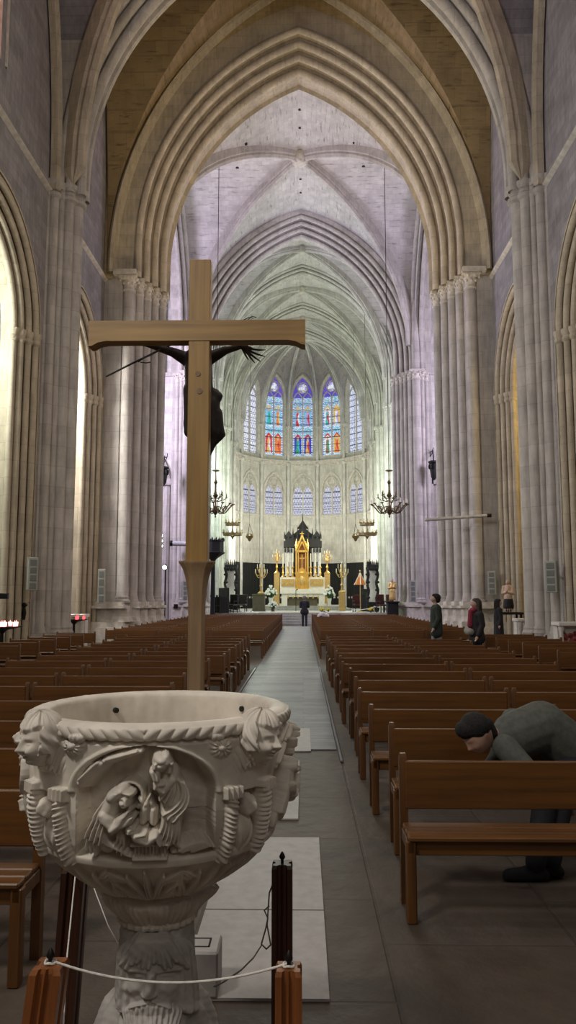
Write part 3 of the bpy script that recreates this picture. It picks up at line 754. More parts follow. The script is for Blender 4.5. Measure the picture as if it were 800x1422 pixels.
# bowl outline, top of the lip downwards, then the hollow inside
zr = zc(981)
ZL, ZB = zc(1147), zc(1217)
def zf(py, r): return at(224, py, Y=FY-r).z
prof_out = [(rr(176.5), zr-.001), (rr(178.5), zr-.005), (rr(178.5), zr-.030), (rr(172.5), zr-.036), (rr(172), zr-.04), (rr(170), zr-.085), (rr(169), zc(1055)), (rr(170), zc(1085)), (rr(167), zc(1105)), (rr(162), zc(1125)), (rr(155), zc(1141)),
            (rr(151), ZL), (rr(148), zc(1151)), (rr(138), zc(1163)), (rr(122), zc(1178)), (rr(102), zc(1193)), (rr(82), zc(1206)), (rr(68), zc(1214)), (rr(60), ZB)]
rp, zp = interp_prof(prof_out, 340)
nT = 1800; th = np.linspace(-PI, PI, nT, endpoint=False)
TH, RP = np.meshgrid(th, rp); _, ZP = np.meshgrid(th, zp)
PC = math.radians(4)                       # the front panel looks a little left of the viewer
rel = (TH-PC+PI/4) % (PI/2)-PI/4            # angle inside one of four equal panels
tf = rel+PC
PX, PY = proj_np(FX+RP*np.sin(tf), FY-RP*np.cos(tf), ZP)
corner = np.abs(rel)-PI/4; cs = corner*RP   # distance from the corner axis
R = Relief(PX, PY)
s_arc = rel*RP
ZT = zr-ZP                                  # depth below the lip
# lip: slanting leaves mirrored about the middle
band = (ZT > .004) & (ZT < .034)
lf = np.abs(np.sin((np.abs(s_arc)*1.0+(ZT-.02)*.8)/.0115)); R.h = np.where(band, .0095*lf**.6*np.clip(np.sin((ZT-.004)/.03*PI),0,1)**.4, R.h)
# upper frame fillet
R.h = np.where((ZT > .038) & (ZT < .046), .006, R.h)
wall_zone = (ZT > .046) & (ZP > ZL)
R.h = np.where(wall_zone, .012, R.h)
ax, ay_s, aw, ah = 203, 1097, 93, 62        # arch: middle, springing, half width, height
inn = np.where(PY > ay_s, np.abs(PX-ax)/aw, np.hypot((PX-ax)/aw, (PY-ay_s)/ah))
ring = (inn > 1.0) & (inn < 1.12) & (PY < ay_s+2)
R.h = np.where(wall_zone & ring, .012+.008*np.sin((inn-1)/.12*PI), R.h)
niche = wall_zone & (inn < 1.0) & (np.abs(corner) > .1)
R.h = np.where(niche, -.032+.006*np.clip((PY-1150)/30,0,1), R.h)
# slight chiselled ground
R.h = R.h+np.where(niche, .0008*np.sin(PX*.13+PY*.31)*np.sin(PX*.22-PY*.17), 0)
# broken rock of the stable sweeping in under the arch
def strands(p0, p1, p2, n, spread, r, base, amp, taper=.5):
    """a fan of drapery folds along a bent line"""
    for k in range(n):
        o = (k-(n-1)/2)*spread; last = None
        for f in np.linspace(0, 1, 7):
            x = (1-f)**2*p0[0]+2*f*(1-f)*p1[0]+f*f*p2[0]; y = (1-f)**2*p0[1]+2*f*(1-f)*p1[1]+f*f*p2[1]
            x += o*(.45+.55*f); y += o*.5*(.3+.7*f)
            if last: R.cap(last[0], last[1], x, y, r*(1-taper*abs(f-.5)), r*(1-taper*abs(f-.5)), base, amp)
            last = (x, y)
G = -.03
R.cap(116,1086,133,1066,9,11,G,.05); R.cap(133,1066,143,1060,11,9,G,.05)
R.cap(150,1055,172,1047,9,8.5,G,.052); R.cap(172,1047,197,1041,8.5,5,G,.05); R.cap(118,1080,140,1058,3,3,.018,.008); R.cap(154,1051,192,1040,3,2.5,.020,.008)
# standing bearded man on the right, hands clasped, mantle over the shoulder
R.ball(224,1056,19,21,G,.010)
R.cap(234,1076,242,1112,20,21,G,.052); R.cap(242,1112,238,1150,21,17,G,.048); R.cap(238,1150,232,1168,16,13,G,.044); R.cap(250,1090,254,1120,11,9,G,.05)
strands((250,1082),(266,1112),(232,1132),3,6,3.4,.012,.018); strands((232,1126),(236,1150),(222,1168),4,6,3.2,.006,.018); strands((244,1130),(246,1150),(240,1166),3,5,3,.004,.018); strands((238,1078),(240,1095),(228,1112),3,6,3,.012,.016)
R.cap(237,1080,226,1096,8,7,.008,.026); R.cap(226,1096,218,1088,6.5,5,.012,.024); R.cap(226,1084,217,1086,5.5,4.5,.014,.024); R.cap(219,1080,216,1090,4,3.5,.02,.018)
R.ball(223,1056,12,15,.0,.050); R.ball(228,1053,11,13,.002,.046); R.ball(224,1049,11.5,9,.004,.048); R.cap(230,1044,236,1056,6,5,.008,.036); R.cap(236,1056,234,1068,5,4,.004,.034)
R.dent(214,1054,2.6,1.8,.005); R.dent(221,1055,2.6,1.8,.005); R.cap(217,1053,216,1061,2.2,3,.034,.016); R.dent(216,1066,4,1.6,.006)
R.cap(213,1067,216,1078,5,3.5,.024,.02); R.cap(219,1067,219,1079,5,3.5,.022,.02)
R.cap(226,1176,212,1180,6,4.5,G,.04); R.cap(244,1172,254,1176,6,5,G,.04)
# kneeling veiled woman on the left
for a0, a1 in zip(np.linspace(-2.3,.9,9)[:-1], np.linspace(-2.3,.9,9)[1:]): R.cap(180+19*math.cos(a0),1105+20*math.sin(a0),180+19*math.cos(a1),1105+20*math.sin(a1),4,4,-.012,.022)
R.cap(160,1118,148,1150,22,24,G,.05); R.cap(148,1150,150,1170,25,20,G,.046); R.cap(130,1166,172,1176,13,12,G,.042); R.cap(166,1140,174,1166,14,12,G,.044)
R.cap(156,1122,163,1104,13,12,.0,.036); R.cap(163,1104,174,1094,11,9,.004,.040); R.cap(174,1094,185,1099,8,6,.004,.038)
R.ball(178,1109,9,12.5,.004,.044); R.dent(176,1107,2.6,2,.010); R.dent(184,1108,2.4,2,.010); R.cap(181,1106,182,1113,1.8,2.6,.034,.016); R.dent(181,1117,3,1.4,.006)
strands((158,1108),(146,1128),(136,1160),4,6,3,.014,.016); strands((146,1146),(150,1170),(176,1176),4,6,3.2,.006,.018); strands((134,1150),(128,1168),(132,1178),3,6,3,.002,.018); strands((168,1142),(176,1160),(166,1176),3,6,3,.006,.018)
R.cap(152,1128,164,1142,9,8,.012,.03); R.cap(164,1142,180,1128,7.5,5.5,.016,.03); R.cap(180,1128,185,1120,5,3.5,.02,.026); R.cap(174,1138,188,1130,5,4,.016,.028)
# child in the manger, ox and ass behind
R.ball(185,1144,8.5,8.5,.004,.042); R.dent(182,1144,1.8,1.5,.006); R.dent(188,1144,1.8,1.5,.006); R.cap(192,1152,206,1158,9,8.5,.0,.042); R.cap(206,1158,217,1152,7,5.5,.0,.042); R.cap(217,1152,222,1162,5,4,.0,.040); R.cap(194,1150,204,1148,4,3,.016,.028)
mg = (PX > 186) & (PX < 231) & (PY > 1167) & (PY < 1186); R.h = np.where(mg, .014+.004*np.sign(np.sin(PX*1.3)), R.h); R.cap(185,1167,232,1166,3,3,.0,.026); R.cap(187,1185,231,1184,3,3,.0,.024)
R.cap(199,1138,201,1122,9,8,G,.048); R.cap(201,1122,206,1112,8,5,G,.046); R.cap(213,1140,213,1124,9,8,G,.046); R.cap(213,1124,210,1113,7,5,G,.044); R.dent(203,1120,2,2,.006); R.dent(212,1120,2,2,.006)
R.cap(205,1111,209,1103,3,2,-.014,.03); R.cap(197,1113,193,1107,3,2,-.014,.03)
# straw and ground
R.cap(240,1183,266,1178,6,9,G,.036); R.cap(266,1178,286,1172,9,8,G,.042); strands((250,1180),(270,1168),(290,1170),4,4,2.4,-.002,.014)
# rosettes in the spandrels
for x, y, r in ((107,1034,15),(303,1036,17)):
    d = np.hypot(PX-x, (PY-y)*1.0); an = np.arctan2(PY-y, PX-x); q = np.clip(1-d/r, 0, 1)
    R.h = np.where(d < r, np.maximum(R.h, .012+.011*np.abs(np.cos(an*6))**.6*np.clip(q*2.2,0,1)), R.h); R.ball(x, y, 5.5, 5.5, .014, .013)
# corner niche with a small figure, between two twisted columns
zt0, zt1 = zc(1068), ZL
cz = (ZP < zt0) & (ZP > zt1) & wall_zone
u = np.abs(cs)-.062
colm = np.abs(u) < .022
tw = np.sin((ZP-zt1)*520+cs*150)
R.h = np.where(cz & colm, .004+.026*np.sqrt(np.clip(1-(u/.022)**2,0,1))+.0042*tw*np.sqrt(np.clip(1-(u/.022)**2,0,1)), R.h)
capz = (ZP < zc(1058)) & (ZP > zc(1073)) & (np.abs(u) < .028); R.h = np.where(capz, .03+.004*np.sin(cs*420), R.h)
cn = cz & (np.abs(cs) < .04); R.h = np.where(cn, -.012, R.h)
fz = (ZP-zc(1086)); hd = 1-(cs/.024)**2-(fz/.034)**2; R.h = np.where(hd > 0, -.008+.04*np.sqrt(np.clip(hd,0,1))+.004*np.cos(cs*260)*np.cos(fz*150), R.h)
fz2 = ZP-zc(1122); bd = 1-(cs/.037)**2-(fz2/.062)**2; hb = -.012+.034*np.sqrt(np.clip(bd,0,1))+.004*np.sin(cs*200+fz2*60); R.h = np.where((bd > 0) & (hb > R.h), hb, R.h)
# ledge under the panels
lz = ZP-ZL-.004; R.h = np.where(np.abs(lz) < .016, np.maximum(R.h, .012+.006*np.cos(lz/.016*PI/2)), R.h); R.h = np.where(np.abs(lz+.006) < .002, .006, R.h)
# acanthus under the bowl: fans and scrolls
low = (ZP < zc(1150)); per = math.radians(36); lr = ((TH-math.radians(4)+per/2) % per)-per/2
tt = np.clip((ZP-ZB)/(zc(1151)-ZB), 0, 1); xx = lr*RP/.075
fan = np.arctan2(xx, tt*.9+.12); rad = np.hypot(xx, tt*.9)
leafh = np.zeros_like(xx); uu, vv = xx*.075, tt*.16
def leaf(x0, y0, ang, L, w, k):
    """one pointed leaf finger with a mid vein"""
    global leafh
    dx, dy = math.sin(ang), math.cos(ang); a = (uu-x0)*dx+(vv-y0)*dy; b = (uu-x0)*dy-(vv-y0)*dx
    f = a/L; wd = w*np.sqrt(np.clip(f*1.6,0,1))*np.clip(1.25-f,0,1)
    q = np.where((f > 0) & (f < 1), np.clip(1-(b/np.maximum(wd,1e-5))**2, 0, 1), 0); leafh = np.maximum(leafh, k*np.sqrt(q)*(1-.35*np.exp(-(b/.0016)**2)))
for j_ in range(-3,4): leaf(.004*j_, .0, j_*.33, .158-.016*abs(j_), .015, .024-.0018*abs(j_))
for sg in (-1,1):
    for j_ in range(-2,3): leaf(sg*.112, .15, PI+j_*.5, .085, .012, .016)
    for j_ in range(3): leaf(sg*.05, .03+.034*j_, sg*(.8+.15*j_), .06, .011, .014)
R.h = np.where(low, .002+leafh, R.h)
R.h = np.where(low & (tt < .1), .004, R.h)
R.h = np.where(wall_zone, .012+(R.h-.012)*1.35, R.h)
# smooth once over so the cuts read as worn
H = R.h.copy()
for _ in range(1): H = (np.roll(H,1,1)+np.roll(H,-1,1)+2*H)/4; H[1:-1] = (H[:-2]+H[2:]+2*H[1:-1])/4
nr_, nz_ = np.gradient(zp), -np.gradient(rp); ln = np.hypot(nr_, nz_); nr_, nz_ = -nr_/ln, -nz_/ln
RR_, ZZ_ = RP+H*nr_[:,None], ZP+H*nz_[:,None]
# the lip top and the hollow
pin = [(rr(176), zr), (rr(170), zr+.006), (rr(160), zr+.006), (rr(152), zr), (rr(150), zr-.02), (rr(147), zr-.1), (rr(130), zr-.19), (rr(90), zr-.26), (rr(30), zr-.29), (.002, zr-.292)]
rin, zin = interp_prof(pin, 60)
wob = .0012*np.sin(TH[0]*37)*np.sin(TH[0]*11)
Ri = rin[::-1][:,None]+wob[None,:]*(rin[::-1][:,None] > rr(140)); Zi = np.repeat(zin[::-1][:,None], nT, 1)
RA, ZA = np.vstack([Ri[:-1], RR_]), np.vstack([Zi[:-1], ZZ_]); TA = np.repeat(TH[:1], len(RA), 0)
grid_mesh('bowl', FX+RA*np.sin(TA), FY-RA*np.cos(TA), ZA, M['marble'], font)
M['dark_hole'] = plain('dark_hole', (.015,.014,.013), .9)
hb = MB()
for px, py in ((160,986),(338,984)):
    p = at(px, py, Y=FY+math.sqrt(max(0, rr(150)**2-(at(px,py,Y=FY+.28).x-FX)**2))); d = (Vector((FX,FY,p.z))-p).normalized()
    hb.tube([p-d*.02, p+d*.012], .0095, 12)
hb.build('drain_hole', M['dark_hole'], font)

def sculpt_head(angel=False, w=1.0, chub=0.0, hair=True, beard=0.0, n=72, m=60, hairfreq=9, hairlen=-.05):
    """head one unit tall, face towards -Y; returns two vertex grids (whole) and hair amount"""
    a = np.linspace(0, 2*PI, n, endpoint=False); p = np.linspace(.02, PI-.03, m); A, P_ = np.meshgrid(a, p)
    x, y, z = np.sin(P_)*np.sin(A), -np.sin(P_)*np.cos(A), np.cos(P_)
    X, Y, Z = x*.36*w, y*.43, z*.5
    k = np.clip(-Z/.5, 0, 1); X = X*(1-(.32-.2*chub)*k**1.3); Y = Y-(.04*k)
    Y = np.where((y > 0), Y*(1-.25*k), Y)
    fr = np.clip(-y*1.6, 0, 1)
    def g(cx, cz, sx, sz): return np.exp(-((X-cx)/sx)**2-((Z-cz)/sz)**2)
    D = .015*fr*(g(.13,.12,.1,.04)+g(-.13,.12,.1,.04))-.05*fr*(g(.14,.03,.075,.05)+g(-.14,.03,.075,.05))+.035*fr*(g(.14,.02,.045,.03)+g(-.14,.02,.045,.03))
    D = D+.075*fr*g(0,.0,.035,.10)+.085*fr*g(0,-.08,.05,.05)+.03*fr*(g(.05,-.1,.03,.03)+g(-.05,-.1,.03,.03))
    D = D+.035*fr*g(0,-.205,.08,.022)+.035*fr*g(0,-.255,.07,.022)-.03*fr*g(0,-.23,.085,.01)+.045*fr*g(0,-.37,.09,.07)-.012*fr*g(0,-.31,.1,.025)
    D = D+(.03+.06*chub)*fr*(g(.19,-.13,.1,.1)+g(-.19,-.13,.1,.1))
    Y = Y-D*(1.35 if angel else 1)
    er = np.exp(-((Y-.02)/.05)**2-((Z+.0)/.09)**2); X = X+np.sign(X)*er*.05*(np.abs(x) > .6)
    hl = np.zeros_like(X)
    if hair:
        hz = .26-.06*np.cos(A*2)   # hairline height at the front, dropping behind the ears
        line = np.where(y < -.1, .27+.05*np.abs(x), np.where(y < .25, .12, hairlen-.25))
        hl = np.clip((Z-line)/.08, 0, 1); s = .055*hl*(1+.45*np.sin(A*hairfreq+Z*14)*np.cos(Z*11+A*3))
        if angel:
            line = np.where(y < -.55, .2+.12*np.abs(x), np.where(y < -.15, -.22+.0*x, -.42)); line = np.where((y < -.3) & (np.abs(x) < .75), .19+.1*np.abs(x), line)
            hl = np.clip((Z-line)/.05, 0, 1); s = hl*(.06+.022*np.sin(A*9+5*np.sin(Z*5)+Z*5)+.010*np.sin(A*24+9*np.sin(Z*5)+Z*6))
        L = np.sqrt(X*X+Y*Y+Z*Z); X, Y, Z = X*(1+s/L), Y*(1+s/L), Z*(1+s/L)
    if beard:
        bm_ = fr*np.clip((-.13-Z)/.08, 0, 1); Y = Y-bm_*beard*(1+.3*np.sin(X*60)); Z = Z-bm_*beard*.6
    return X, Y, Z, hl
def add_head(mb, M4, **kw):
    X, Y, Z, hl = sculpt_head(**kw); mb.ring([[M4 @ Vector((X[i,j],Y[i,j],Z[i,j])) for j in range(X.shape[1])] for i in range(X.shape[0])])
# winged child heads at the four corners
for k in range(4):
    ang = PC+PI/4+k*PI/2; ang = ang if k != 3 else PC-PI/4
    if k == 1 or k == 2: pass
    ang += math.radians(3) if k == 0 else 0
    d = Vector((math.sin(ang), -math.cos(ang), 0)); t = Vector((-d.y, d.x, 0)); rH = rr(170)
    zH = at(224, 1026, Y=2.2).z
    c = Vector((FX, FY, zH-(.035 if k in (1,2) else 0)))+d*(rH+.03)
    yaw = math.atan2(d.x, -d.y)
    hm = MB(); add_head(hm, Matrix.Translation(c) @ Matrix.Rotation(yaw, 4, 'Z') @ Matrix.Rotation(.12, 4, 'X') @ Matrix.Scale(.142, 4), w=1.06, chub=.8, hairfreq=13, n=140, m=110, angel=True)
    hm.tube([c+d*-.06+Vector((0,0,-.06)), c+d*-.015+Vector((0,0,-.085))], [.05,.04], 16)
    hd_ = hm.build('angel_head', M['marble'], font, 70)
    for sg in (-1,1):
        wm = MB()
        for q in range(5):   # overlapping feathers sweeping up from under the chin
            pts = []; fs = np.linspace(0,1,11)
            for f in fs:
                pts.append(c+d*(-.004-.03*f-.006*q)+t*sg*(.014+.012*q+(.052-.004*q)*f)+Vector((0,0,-.078+(.118-.017*q)*f+.012*math.sin(f*PI)-.004*q)))
            wm.tube(pts, [.002+.0125*math.sin(PI*min(1,.06+.9*f)) for f in fs], 10)
        wm.build('angel_wing', M['marble'], font, 60)
# capital between bowl and pillar
nT2 = 480; th2 = np.linspace(-PI, PI, nT2, endpoint=False)
zt_, zm_, zb_ = zf(1240,.155), zf(1256,.16), zf(1291,.118)
pc = [(.13, zt_+.004), (.150, zt_), (.152, zt_-.012), (.145, zt_-.018), (.155, zm_+.004), (.158, zm_-.008), (.148, zm_-.03), (.132, zb_+.035), (.120, zb_+.016), (.118, zb_+.012), (.124, zb_+.004), (.122, zb_-.006), (.112, zb_-.01)]
r2, z2 = interp_prof(pc, 90); T2, R2 = np.meshgrid(th2, r2); _, Z2 = np.meshgrid(th2, z2)
leaf = np.abs(np.sin(T2*7)); v = np.clip((Z2-zb_-.012)/(zm_-zb_-.012), 0, 1)
h2 = np.where((Z2 < zm_) & (Z2 > zb_+.012), .016*leaf**.7*np.sin(v*PI*.75+.3)+.003*np.sin(T2*56), 0)
sq = .012*np.cos(T2*4)*(np.exp(-((Z2-zm_+.01)/.022)**2))            # four corner volutes
h2 = h2+np.clip(sq,0,1)*1.6+np.where((Z2 > zt_-.014), .002*np.sign(np.sin(T2*40)), 0)+np.where(Z2 < zb_+.01, .0025*np.sin(T2*30), 0)
grid_mesh('capital', FX+(R2+h2)*np.sin(T2), FY-(R2+h2)*np.cos(T2), Z2, M['marble'], font)
# bearded head carved on the pillar
pb = [(.110, zb_-.004), (.112, zb_-.02), (.116, zf(1330,.12)), (.116, zf(1372,.12)), (.122, zf(1398,.12)), (.15, zf(1425,.15)), (.18, zf(1470,.17)), (.19, .3), (.185, .16)]
r3, z3 = interp_prof(pb, 260); nT3 = 640; th3 = np.linspace(-PI, PI, nT3, endpoint=False)
T3, R3 = np.meshgrid(th3, r3); _, Z3 = np.meshgrid(th3, z3)
PX3, PY3 = proj_np(FX+R3*np.sin(T3), FY-R3*np.cos(T3), Z3); front = np.cos(T3) > .1
PXm = np.where(front, PX3, -999)
B = Relief(PXm, PY3)
# skull and hair falling to both sides, parted fringe
B.ball(213,1350,44,66,.0,.035)
B.cap(183,1318,180,1392,13,11,.0,.034,(.9,0,3,.003)); B.cap(248,1316,256,1392,16,14,.0,.034,(.8,0,3,.003))
for i, x in enumerate(np.linspace(184,246,13)):
    B.cap(214+(x-214)*.45,1299,x+(x-214)*.06,1331+5*math.sin(i*1.7),6,3.2,.022,.02)
B.cap(190,1339,206,1342,4,3,.027,.010); B.cap(219,1342,240,1338,3,4,.027,.010)            # brows
for x, y in ((198,1348),(229,1347)): B.dent(x, y, 9, 6, .012); B.add(x, y, 6, 3, .009)
B.cap(213,1342,210,1368,4.5,6,.03,.022); B.ball(210,1371,8.5,5,.028,.022)              # nose
B.add(192,1364,10,8,.008); B.add(231,1364,10,8,.008)
for sg in (-1,1): B.cap(211+sg*3,1381,211+sg*20,1389,3.6,2.6,.024,.016,(1.2,0,3,.002))        # moustache
B.dent(211,1388,8,2,.008); B.ball(211,1392,9,3,.026,.014)
for i, x in enumerate(np.linspace(186,240,10)):                                          # beard locks
    B.cap(x,1386+10*abs(x-212)/30,x*.72+212*.28+4*math.sin(i*2),1470,6.5,7,.012,.03-.0003*abs(x-212)*.5,(1.3,i,6,.0022))
# mantle folds on the shoulders
fold = .012*np.clip((zf(1392,.12)-Z3)/.05, 0, 1)*np.sin(T3*11+Z3*16)*(B.h < .01)
H3 = B.h*1.25+fold+.0012*np.sin(PX3*.5)*np.sin(PY3*.4)
for _ in range(1): H3 = (np.roll(H3,1,1)+np.roll(H3,-1,1)+2*H3)/4; H3[1:-1] = (H3[:-2]+H3[2:]+2*H3[1:-1])/4
grid_mesh('pillar_head', FX+(R3+H3)*np.sin(T3), FY-(R3+H3)*np.cos(T3), Z3, M['grey_stone'], font)
pl = MB(); pl.bbox(FX-.27, FX+.27, FY-.27, FY+.27, 0, .1, .01); pl.lathe([(.24,.1),(.25,.13),(.22,.17),(.19,.2)], (FX,FY,0), 24); pl.build('plinth', M['grey_stone'], font)
# block behind the pillar
p0 = at(302, 1392, Z=0); bl = MB(); zt = at(302,1323,Y=p0.y).z
yb = at(303,1297,Z=zt).y
bl.bbox(p0.x-.28, p0.x, p0.y, yb, 0.014, zt, .008)
blk = bl.build('stone_block', M['pale_slab'], None, 0); tag(blk, 'low pale stone block with an incised square on top behind the font pillar', 'block')
ln = MB(); xa, xb, ya, yc_ = p0.x-.24, p0.x-.04, p0.y+.05, yb-.04
for s in ((xa,xb,ya,ya+.008),(xa,xb,yc_-.008,yc_),(xa,xa+.008,ya,yc_),(xb-.008,xb,ya,yc_)): ln.box(*s, zt-.003, zt+.0015)
ln.build('incised_line', M['dark_hole'], blk, 0)
# rope barrier
M['post_wood'] = wood('post_wood', (.27,.09,.024), 'Z', 1.5, .4)
M['post_dark'] = wood('post_dark', (.05,.016,.008), 'Z', 1.5, .4)
M['iron'] = plain('iron', (.03,.028,.026), .45, .8)
tops = {}
def post(px, pyt, Y, w, lean, mat, label, px_b=None):
    t = at(px, pyt, Y=Y); b = Vector((t.x+lean, Y, 0)); e = empty('rope_post', b, label, 'post', 'posts of the rope barrier')
    mb = MB(); h = t.z; poly = []
    for sx, sy in ((-1,-1),(1,-1),(1,1),(-1,1)):
        pass
    hw = w/2; g = w*.12
    sec = [(-hw,-hw),(-g*2.2,-hw),(-g*1.6,-hw+g),(-g*.6,-hw+g),(0,-hw+g*.2),(g*.6,-hw+g),(g*1.6,-hw+g),(g*2.2,-hw),(hw,-hw),(hw,-g*1.5),(hw-g,-g),(hw-g,g),(hw,g*1.5),(hw,hw),(-hw,hw),(-hw,g*1.5),(-hw+g,g),(-hw+g,-g),(-hw,-g*1.5)]
    mb.ring([[(x*s-lean*z/h, y*s, z) for x, y in sec] for z, s in ((0,1),(h-.012,1),(h,.86))])
    mb.build('shaft', mat, e, 20)
    k = MB(); tp = Vector((-lean, 0, h)); k.lathe([(.005,0),(.006,.012),(.010,.016),(.011,.022),(.006,.034),(.001,.04)], tp, 10); k.build('hook', M['iron'], e)
    tops[px] = b+tp+Vector((0,0,.008)); return e
post(392, 1198, 2.95, .075, 0, M['post_dark'], 'dark wooden rope post behind the font on its right side')
post(106, 1203, 2.95, .085, -.035, M['post_dark'], 'dark wooden rope post behind the font on its left side')
post(401, 1342, 2.15, .07, 0, M['post_wood'], 'orange-brown fluted rope post in front, right of the font pillar')
post(70, 1338, 2.15, .085, -.075, M['post_wood'], 'leaning orange-brown fluted rope post in front, left of the font pillar')
M['rope'] = plain('rope_white', (.75,.72,.66), .8, var=.15, nscale=60)
def sag(p, q, s, n=24): return [p.lerp(q, i/n)+Vector((0,0,-4*s*(i/n)*(1-i/n))) for i in range(n+1)]
mb = MB(); mb.tube(sag(tops[70], tops[401], .052), .0034, 8)
for t_ in (tops[70], tops[401]): mb.tube([t_+Vector((.014*math.cos(a), .014*math.sin(a), -.004+.002*math.sin(a*3))) for a in np.linspace(0,2*PI,14)], .0034, 6)
tag(mb.build('rope', M['rope']), 'white rope sagging between the two front posts before the bearded head', 'rope')
M['cord'] = plain('cord_dark', (.12,.10,.085), .8)
mb = MB(); a = tops[392]
k1 = at(376, 1312, Y=2.8)
mb.tube([a, at(374,1240,Y=2.92), at(371,1285,Y=2.85), k1], .0028, 6)
mb.tube([at(374,1258,Y=2.9), at(367,1264,Y=2.9), at(372,1275,Y=2.88), at(369,1290,Y=2.86), at(363,1311,Y=2.82), at(370,1318,Y=2.8), k1], .003, 6)
mb.tube([at(363,1313,Y=2.82), at(352,1330,Y=2.7), at(335,1347,Y=2.55), at(310,1364,Y=2.4), Vector((FX+.2,2.3,at(300,1370,Y=2.3).z))], .0026, 6)
tag(mb.build('rope', M['cord']), 'dark knotted cord hanging from the back right post towards the pillar', 'rope')
mb = MB(); b = tops[106]; mb.tube([b, at(100,1260,Y=2.8), at(93,1330,Y=2.5), at(88,1422,Y=2.2), at(87,1440,Y=2.15)], .0026, 6)
tag(mb.build('rope', M['rope']), 'thin pale string running down along the left posts', 'rope')
mb = MB(); mb.tube([b, at(130,1232,Y=2.9), at(150,1285,Y=2.75), at(170,1322,Y=2.62)], .002, 6)
tag(mb.build('rope', M['rope']), 'thin pale string slanting from the back left post to the pillar', 'rope')
# ------------------------------------------------------------------ organic forms
def cap_rings(mb, p0, p1, r0, r1, n=12):
    """a capsule with two radii"""
    p0, p1 = Vector(p0), Vector(p1); d = p1-p0; L = max(d.length, 1e-5); t = d/L
    a = Vector((0,0,1)) if abs(t.z) < .9 else Vector((1,0,0)); u = t.cross(a).normalized(); w = t.cross(u)
    st = [(p0-t*r0*math.cos(k), r0*max(.02,math.sin(k))) for k in np.linspace(.05,PI/2,5)]+[(p1+t*r1*math.cos(k), r1*max(.02,math.sin(k))) for k in np.linspace(PI/2,.05,5)]
    sg = [c for c, r in st]
    mb.ring([[c+u*r*math.cos(2*PI*j/n)+w*r*math.sin(2*PI*j/n) for j in range(n)] for c, r in st])
def blob(name, parts, mat, parent=None, voxel=.014, smooth_it=4, extra=None):
    """capsules and ellipsoids melted into one continuous surface"""
    mb = MB()
    for q in parts:
        if len(q) == 4: cap_rings(mb, *q)
        else: mb.ball(q[0], q[1], 16, 10)
    if extra: extra(mb)
    o = mb.build(name, mat, parent, 0)
    m = o.modifiers.new('remesh', 'REMESH'); m.mode = 'VOXEL'; m.voxel_size = voxel; m.use_smooth_shade = True
    if smooth_it: s = o.modifiers.new('smooth', 'SMOOTH'); s.factor = .5; s.iterations = smooth_it
    return o
# ------------------------------------------------------------------ standing cross
M['oak'] = wood('pale_oak', (.36,.21,.058), 'Z', .8, .5, .28)
M['oak_h'] = wood('pale_oak_beam', (.36,.21,.058), 'X', .8, .5, .28)
M['oak_post'] = wood('pale_oak_post', (.36,.24,.13), 'Z', .8, .55, .25)
CYd = 6.0
cA, cB = at(260,600,Y=CYd).x, at(290,600,Y=CYd).x; cxm = (cA+cB)/2; hwc = (cB-cA)/2
zt, zb = at(275,360,Y=CYd).z, at(275,781,Y=CYd).z
e = empty('standing_cross', (cxm, CYd, 0), 'tall pale wooden cross seen from behind on a flared post in the aisle', 'cross')
lo = lambda p: (p.x-cxm, p.z)
mb = MB(); mb.bbox(-hwc, hwc, 0, .13, zb, zt, .006); mb.build('upright', M['oak'], e, 30)
x0, z1 = lo(at(124,446,Y=CYd)); x1, _ = lo(at(424,446,Y=CYd)); z0 = at(275,473,Y=CYd).z; zf = at(275,480,Y=CYd).z
z1 = at(275,445,Y=CYd).z
mb = MB(); prof = [(x0,z1),(x1,z1),(x1,zf),(x1-.03,zf+.004),(x1-.075,z0-.012),(x1-.14,z0),(x0+.14,z0),(x0+.075,z0-.012),(x0+.03,zf+.004),(x0,zf)]
mb.add([(x,-.008,z) for x, z in prof]+[(x,.125,z) for x, z in prof], [tuple(range(10)), tuple(range(19,9,-1))]+[(i,(i+1)%10,10+(i+1)%10,10+i) for i in range(10)])
mb.build('crossbeam', M['oak_h'], e, 30)
zt2 = at(275,779,Y=CYd).z; mb = MB(); hs = (284-262)/2*CYd/F_PX; hf = (298-250)/2*CYd/F_PX; ring = []
for z, w in [(0,hs*1.02),(zt2-.42,hs),(zt2-.33,hs*1.03),(zt2-.22,hs*1.16),(zt2-.13,hs*1.38),(zt2-.06,hs*1.72),(zt2-.02,hf*.97),(zt2-.012,hf),(zt2,hf)]:
    d = w*.92; c = w*.32
    ring.append([(-w+c,.065-d,z),(w-c,.065-d,z),(w,.065-d+c,z),(w,.065+d-c,z),(w-c,.065+d,z),(-w+c,.065+d,z),(-w,.065+d-c,z),(-w,.065-d+c,z)])
mb.ring(ring); mb.build('flared_post', M['oak_post'], e, 25)
mb = MB(); 
for px, py, r in ((275,519,.021),(277,543,.024)):
    p = at(px,py,Y=CYd); mb.tube([(p.x-cxm,-.006,p.z),(p.x-cxm,.02,p.z)], r, 16)
mb.build('peg', wood('oak_peg', (.22,.13,.06), 'Z'), e, 40)
